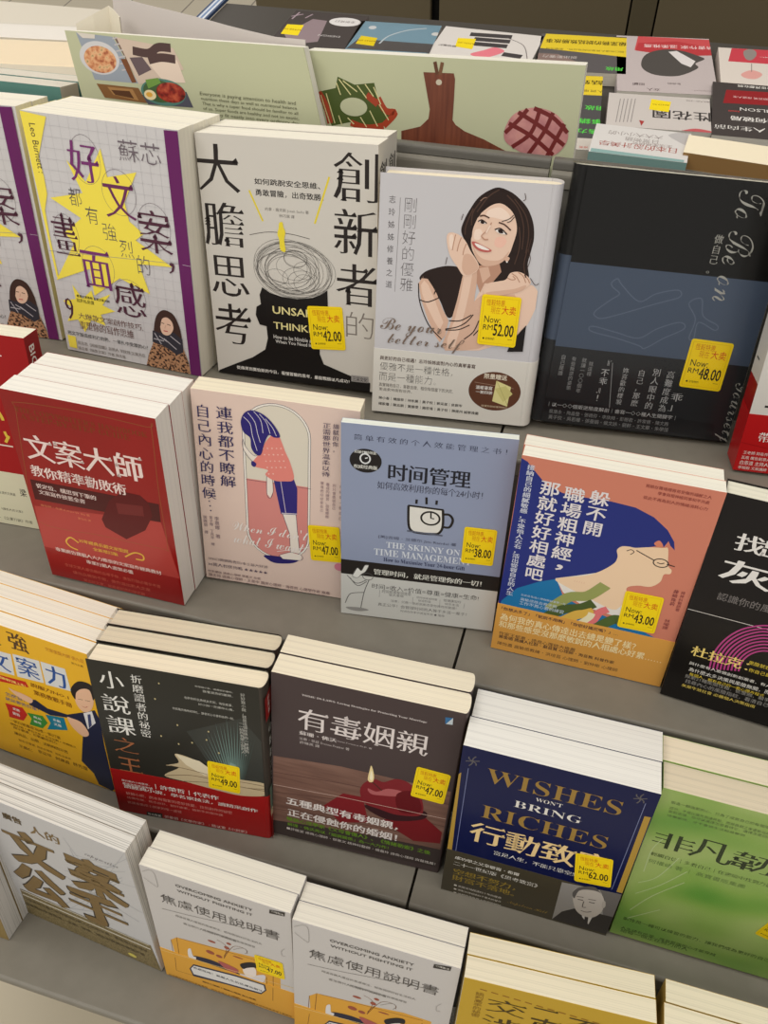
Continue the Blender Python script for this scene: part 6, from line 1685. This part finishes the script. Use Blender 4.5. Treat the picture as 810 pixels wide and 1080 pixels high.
for key, kind, n, label, short, grp in ROWS_:
    d = BOOKS[key]; x, y, z, yaw, lean, roll = d['pose']
    d2 = dict(d)
    if key == 'L': d2['pages'] = (240, 228, 202)
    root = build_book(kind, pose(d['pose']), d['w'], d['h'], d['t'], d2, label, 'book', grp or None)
    plain = dict(d2, art=[], stickers=[]); plain.pop('band', None); plain.pop('wrap', None)   # hidden fronts of the copies behind
    step = d['t'] + (0.02 if key != 'L' else 0.12); first = 0.05 + (0.06 if key == 'L' else 0)
    for k in range(1, n):
        s = (first + k * step) / max(.2, math.cos(lean))
        jx = rng.uniform(-.12, .12)
        p = (x - math.sin(yaw) * s + jx, y + math.cos(yaw) * s, z, yaw, lean, roll)
        if k == 1: c = c1 = build_book(kind, pose(p), d['w'], d['h'], d['t'], plain, ORD[k] % short, 'book', grp)
        else: c = copy_book(c1, pose(p), ORD[k] % short, ('cover', 'page_block'))
        if key == 'L':
            c['label'] = ('second' if k == 1 else 'third') + ' glowing open book paperback in its stack, wrapped in clear film'
            add_wrap(c, d['w'], d['h'] - .05, d['t'], 0, d['bulge'], .04)

# ---------------- stepped bookshop rack (two modules, seam at x = 0)
STEEL = ramp_mat('grey_powder_coat', [(0.3, (119, 114, 104)), (0.7, (124, 119, 109))], 'noise', (1, 1, 1), 60, 3, rough=0.42)
STEELD = rgb((104, 101, 95), 0.45)
ZT = [RACKZ[0], RACKZ[1], RACKZ[2], RACKZ[3]]
YR = [22.3, 8.2, -2.2, -12.95]                       # riser behind each shelf
FRONT = -23.5
def rounded(y0, y1, z0, z1, r=.35, n=4):
    """profile with a rounded front-top edge"""
    p = [(y0 + r - r * math.cos(math.pi / 2 * i / n), z1 - r + r * math.sin(math.pi / 2 * i / n)) for i in range(n + 1)]
    return [(y0, z0)] + p + [(y1, z1), (y1, z0)]
for nm, x0, x1, lab in (('book_rack', -78, -0.13, 'grey stepped metal rack, left module, under the red and starburst books'), ('book_rack', 0.13, 78, 'grey stepped metal rack, right module, under the salmon and navy books')):
    r = empty(nm, RACK @ Matrix.Translation(((x0 + x1) / 2 * CM, 0, 0)), lab, 'display rack', 'stepped rack modules')
    a, b_ = x0 - (x0 + x1) / 2, x1 - (x0 + x1) / 2
    yf = [YR[1], YR[2], YR[3], FRONT]
    for i in range(4):
        m = MB(); m.prism(rounded(yf[i], YR[i], ZT[i] - (1.6 if i < 3 else .7), ZT[i] - .02), a, b_, STEEL); m.build('shelf', r)
        m = MB(); top = 36.4 if i == 0 else ZT[i - 1] - 1.65
        m.box(a, b_, YR[i] + .01, YR[i] + .8, ZT[i] - 1.6, top, STEELD); m.build('riser', r)
    m = MB(); m.prism(rounded(22.2, 23.4, 36.5, 37.9, .5), a, b_, STEEL); m.build('top_rail', r)
    m = MB(); m.prism(rounded(22.6, 23.85, 37.95, 38.7, .3), a, b_, STEELD); m.build('top_ledge', r)
    m = MB(); m.box(a, b_, 23.15, 36, 17.0, 18.2, STEELD); m.build('rear_shelf', r)
    m = MB(); m.box(a, b_, FRONT + 3, FRONT + 4, ZT[3] - 5, ZT[3] - .75, STEELD); m.build('front_lip', r)
    for xx in (a, b_ - .6):
        m = MB(); m.prism([(FRONT + 4.1, ZT[3] - 5), (FRONT + 4.1, ZT[3] - 1.7), (YR[3] + .8, ZT[3] - 1.7), (YR[2] + .8, ZT[2] - 1.7), (YR[1] + .8, ZT[1] - 1.7), (YR[0] + .9, ZT[0] - 1.7), (34, 16.9), (34, -20)], xx, xx + .6, STEELD); m.build('end_panel', r)
    m = MB(); inv = r.matrix_world.inverted()
    pts = [inv @ Vector((((x0 + x1) / 2 + sx) * CM, sy * CM, sz * CM)) for sx in (a + 3, b_ - 3) for sy in (-13, 26) for sz in (0, 48)]
    m.mesh([(p.x / CM, p.y / CM, p.z / CM) for p in pts], [(0, 1, 3, 2), (4, 6, 7, 5), (0, 4, 5, 1), (2, 3, 7, 6), (0, 2, 6, 4), (1, 5, 7, 3)], STEELD); m.build('plinth', r)

# ---------------- cookbooks on the rear shelf
d = BOOKS['COOK2']
build_book('cookbook', pose(d['pose']), d['w'], d['h'], d['t'], d, 'sage green cookbook with a wooden board, wreath and pink bun on its cover', 'book', None)
d = BOOKS['COOK1']; ox, oy, oz = d['origin']
root = empty('cookbook', RACK @ Matrix.Translation((ox * CM, oy * CM, oz * CM)), 'sage green cookbook with bowls of food pictured, its pages fanned backward', 'book')
q = pairs(d['outline']); w, h = d['w'], d['h']; SAGE = rgb((188, 190, 158), .3, 0, .25)
m = MB(); m.prism([(p[0] - w / 2, h - p[1]) for p in q], 0, .12, SAGE, 'y'); paint(m, d['art'], w, h, 0, .3, .25); m.build('cover', root)
m = MB(); m.prism([(q[0][0] - w / 2 + .3, h - q[0][1] - .1), (q[1][0] - w / 2 - .2, h - q[1][1] - .1), (q[2][0] - w / 2 - .2, h - q[2][1] + .1), (q[3][0] - w / 2 + .3, h - q[3][1] + .1)], .13, 1.8, pages_mat((236, 232, 220)), 'y'); m.build('page_block', root)
def leaf(l, mat, zb):
    m = MB(); th = .12; n = len(l)
    vs = [];
    for (x, y, z) in l:
        X_, Y_, Z_ = x - ox, y - oy, z - oz
        vs += [(X_, Y_, Z_), (X_, Y_ + th, Z_), (X_ , Y_, zb), (X_, Y_ + th, zb)]
    fs = []
    for i in range(n - 1):
        k, j = 4 * i, 4 * i + 4
        fs += [(k, j, j + 2, k + 2), (k + 1, k + 3, j + 3, j + 1), (k, k + 1, j + 1, j)]
    m.mesh(vs, fs, mat, False); return m.build('leaf', root)
leaf(d['leaf'], rgb((206, 198, 194), .4), 2)
leaf(d['leaf2'], rgb((226, 218, 200), .4), 2)
def standing(name, x, y, z, w, h, t, dd, label, grp=None):
    return build_book(name, pose((x, y, z, 0, 0, 0)), w, h, t, dd, label, 'book', grp)
teal = dict(base=(104, 150, 140), spine='R', pages=(240, 232, 216), gloss=(.3, .3), art=[], wrap=True, spine_col=(214, 206, 188))
r = standing('hardcover_book', -59.5, 24.7, 18.25, 22.5, 21.6, 3.1, teal, 'teal wrapped book behind the leftmost starburst stack, front copy', 'teal wrapped books')
copy_book(r, pose((-59.5, 28.3, 18.25, 0, 0, 0)), 'second teal wrapped book, its white page top behind the front teal one')

# ---------------- rear table with books lying flat, tops towards the rack
FL = Matrix.Translation((0, 0, 0.85))
TAN = rgb((78, 74, 70), .5)
def flatmat(f): return FL @ Matrix.Translation((f[0] * CM, f[1] * CM, f[2] * CM)) @ Matrix.Rotation(f[3], 4, 'Z') @ Matrix.Rotation(-math.pi / 2, 4, 'X')
t = empty('display_table', FL @ Matrix.Translation((5 * CM, 97 * CM, 0)), 'dark display table behind the cookbooks, holding books laid flat', 'table')
m = MB(); m.box(-78, 78, -27, 27.5, 4.2, 5.9, TAN); m.build('table_top', t)
m = MB(); m.box(-72, 72, -22, 24, -85, 4.15, rgb((70, 64, 56), .6)); m.build('cabinet_base', t)
m = MB()
for i, c in enumerate(((60, 78, 112), (206, 212, 224), (112, 136, 176), (214, 218, 226), (60, 78, 112))):
    m.box(-80.4 + i * .46, -80.4 + (i + 1) * .46, 6, 34, 5.95, 6.5, rgb(c, .35))
m.build('edge_trim', t)
t2 = empty('side_table', FL @ Matrix.Translation((-103 * CM, 92 * CM, 0)), 'low pale table at the far left, holding cream and white wrapped books', 'table')
m = MB(); m.box(-26, 22, -23, 25, 4.2, 5.9, rgb((206, 198, 184), .5)); m.build('table_top', t2)
for sx in (-23, 18):
    for sy in (-20, 20):
        m = MB(); m.box(sx, sx + 2.5, sy, sy + 2.5, -85, 4.15, rgb((170, 164, 152), .5)); m.build('leg', t2)
FLAT_ = [('RG1', 'grey book with a red top strip lying flat, farther of the overlapping pair', 'paperback_book'),
 ('RG2', 'pale grey-white book lying flat with upside-down dark characters and a yellow sticker', 'paperback_book'),
 ('YE1', 'yellow and dark grey book lying flat, farther of the two with green writing', 'paperback_book'),
 ('YE2', 'yellow and dark grey book lying flat, nearer of the two with green writing', 'paperback_book'),
 ('RR1', 'cream book with a pink-red strip lying flat at the far right end', 'paperback_book'),
 ('RR2', 'charcoal book with red stripe and white upside-down title lying flat on the right', 'paperback_book'),
 ('PACK', 'white book with a teal edge lying on top of the grey-white one', 'paperback_book'),
 ('BROWN', 'thick book with cream top and brown kraft side lying above the black hardback', 'hardcover_book'),
 ('BC', 'dark plum book lying flat with a white oval and yellow sticker', 'paperback_book'),
 ('BL', 'light blue shrink-wrapped book lying flat behind the cookbooks', 'paperback_book'),
 ('WH', 'white book with dark cigar shapes and a pink flower lying flat', 'paperback_book'),
 ('WR1', 'cream book under clear film lying flat at far left, nearer one', 'paperback_book'),
 ('WR2', 'glossy white book under clear film lying flat at far left, farther one', 'paperback_book')]
for key, label, kind in FLAT_:
    d = BOOKS[key]
    build_book(kind, flatmat(d['flat']), d['w'], d['h'], d['t'], d, label, 'book', 'books lying flat on the rear table' if key[0] != 'W' or key == 'WH' else 'wrapped books lying flat at far left')

# ---------------- room: tiled floor, dark cabinet wall
def floor_mat():
    m, nt, N, L, b = nodes('beige_floor_tiles')
    tc = N.new('ShaderNodeTexCoord'); mp = N.new('ShaderNodeMapping'); mp.inputs['Rotation'].default_value = (0, 0, math.radians(-2)); mp.inputs['Location'].default_value = (.14, .13, 0)
    br = N.new('ShaderNodeTexBrick'); br.offset = 0; br.inputs['Scale'].default_value = 1
    br.inputs['Brick Width'].default_value = 0.30; br.inputs['Row Height'].default_value = 0.30; br.inputs['Mortar Size'].default_value = 0.004
    br.inputs['Color1'].default_value = (lin(194), lin(182), lin(158), 1); br.inputs['Color2'].default_value = (lin(190), lin(178), lin(154), 1); br.inputs['Mortar'].default_value = (lin(120), lin(108), lin(92), 1)
    L.new(tc.outputs['Object'], mp.inputs['Vector']); L.new(mp.outputs['Vector'], br.inputs['Vector']); L.new(br.outputs['Color'], b.inputs['Base Color'])
    b.inputs['Roughness'].default_value = .35
    return m
m = MB(); m.box(-600, 500, -300, 900, -6, 0, floor_mat()); o = m.build('floor'); o['kind'] = 'structure'
BRN = rgb((104, 94, 74), .5); BRD = rgb((88, 80, 62), .5); BLK = rgb((16, 15, 14), .5)
c = empty('wall_cabinet', Matrix.Translation((0, 2.0, 0)), 'tall dark brown panelled cabinet standing behind the rear table', 'cabinet')
m = MB(); m.box(-100.5, 250, 2.5, 40, 0, 230, BLK); m.build('carcass', c)
for x0, x1 in ((-101, -51.0), (-48.6, .2), (.6, 6.6), (7.0, 100), (100.6, 250)):
    m = MB(); m.box(x0, x1, 0, 2.4, 3, 229, BRN if x1 - x0 > 12 else BRD); m.build('door_panel', c, bevel=.3)

# ---------------- light: shop ceiling panels and the bright hall around
W = bpy.data.worlds.new('shop_hall'); sc.world = W; W.use_nodes = True
bg = W.node_tree.nodes['Background']; bg.inputs['Color'].default_value = (1.0, 0.965, 0.90, 1); bg.inputs['Strength'].default_value = 0.62
def panel(x, y, sx, sy, p):
    l = bpy.data.lights.new('ceiling_panel', 'AREA'); l.shape = 'RECTANGLE'; l.size = sx; l.size_y = sy; l.energy = p; l.color = (1, .96, .88)
    o = bpy.data.objects.new('ceiling_panel', l); o.location = (x, y, 2.9); COL.objects.link(o)
for x, y, p in ((-1.5, .2, 12), (0.2, .3, 8), (1.6, .2, 4), (-2.2, 1.8, 22), (0, 2.0, 7), (-.9, -1.2, 18), (.9, -1.2, 10)):
    panel(x, y, 1.2, .6, p)

# ---------------- camera
cd = bpy.data.cameras.new('camera'); cam = bpy.data.objects.new('camera', cd); COL.objects.link(cam)
R = CAM_R
M3 = Matrix(((R[0][0], -R[1][0], -R[2][0]), (R[0][1], -R[1][1], -R[2][1]), (R[0][2], -R[1][2], -R[2][2])))
cam.matrix_world = RACK @ (Matrix.Translation((CAM_C[0] * CM, CAM_C[1] * CM, CAM_C[2] * CM)) @ M3.to_4x4())
cd.sensor_fit = 'VERTICAL'; cd.sensor_height = 36; cd.lens = FOCAL / 1080 * 36; cd.clip_start = .01
sc.camera = cam
vs = sc.view_settings
vs.view_transform = 'Standard'; vs.look = 'None'; vs.exposure = -0.10; vs.gamma = 1; vs.use_curve_mapping = False
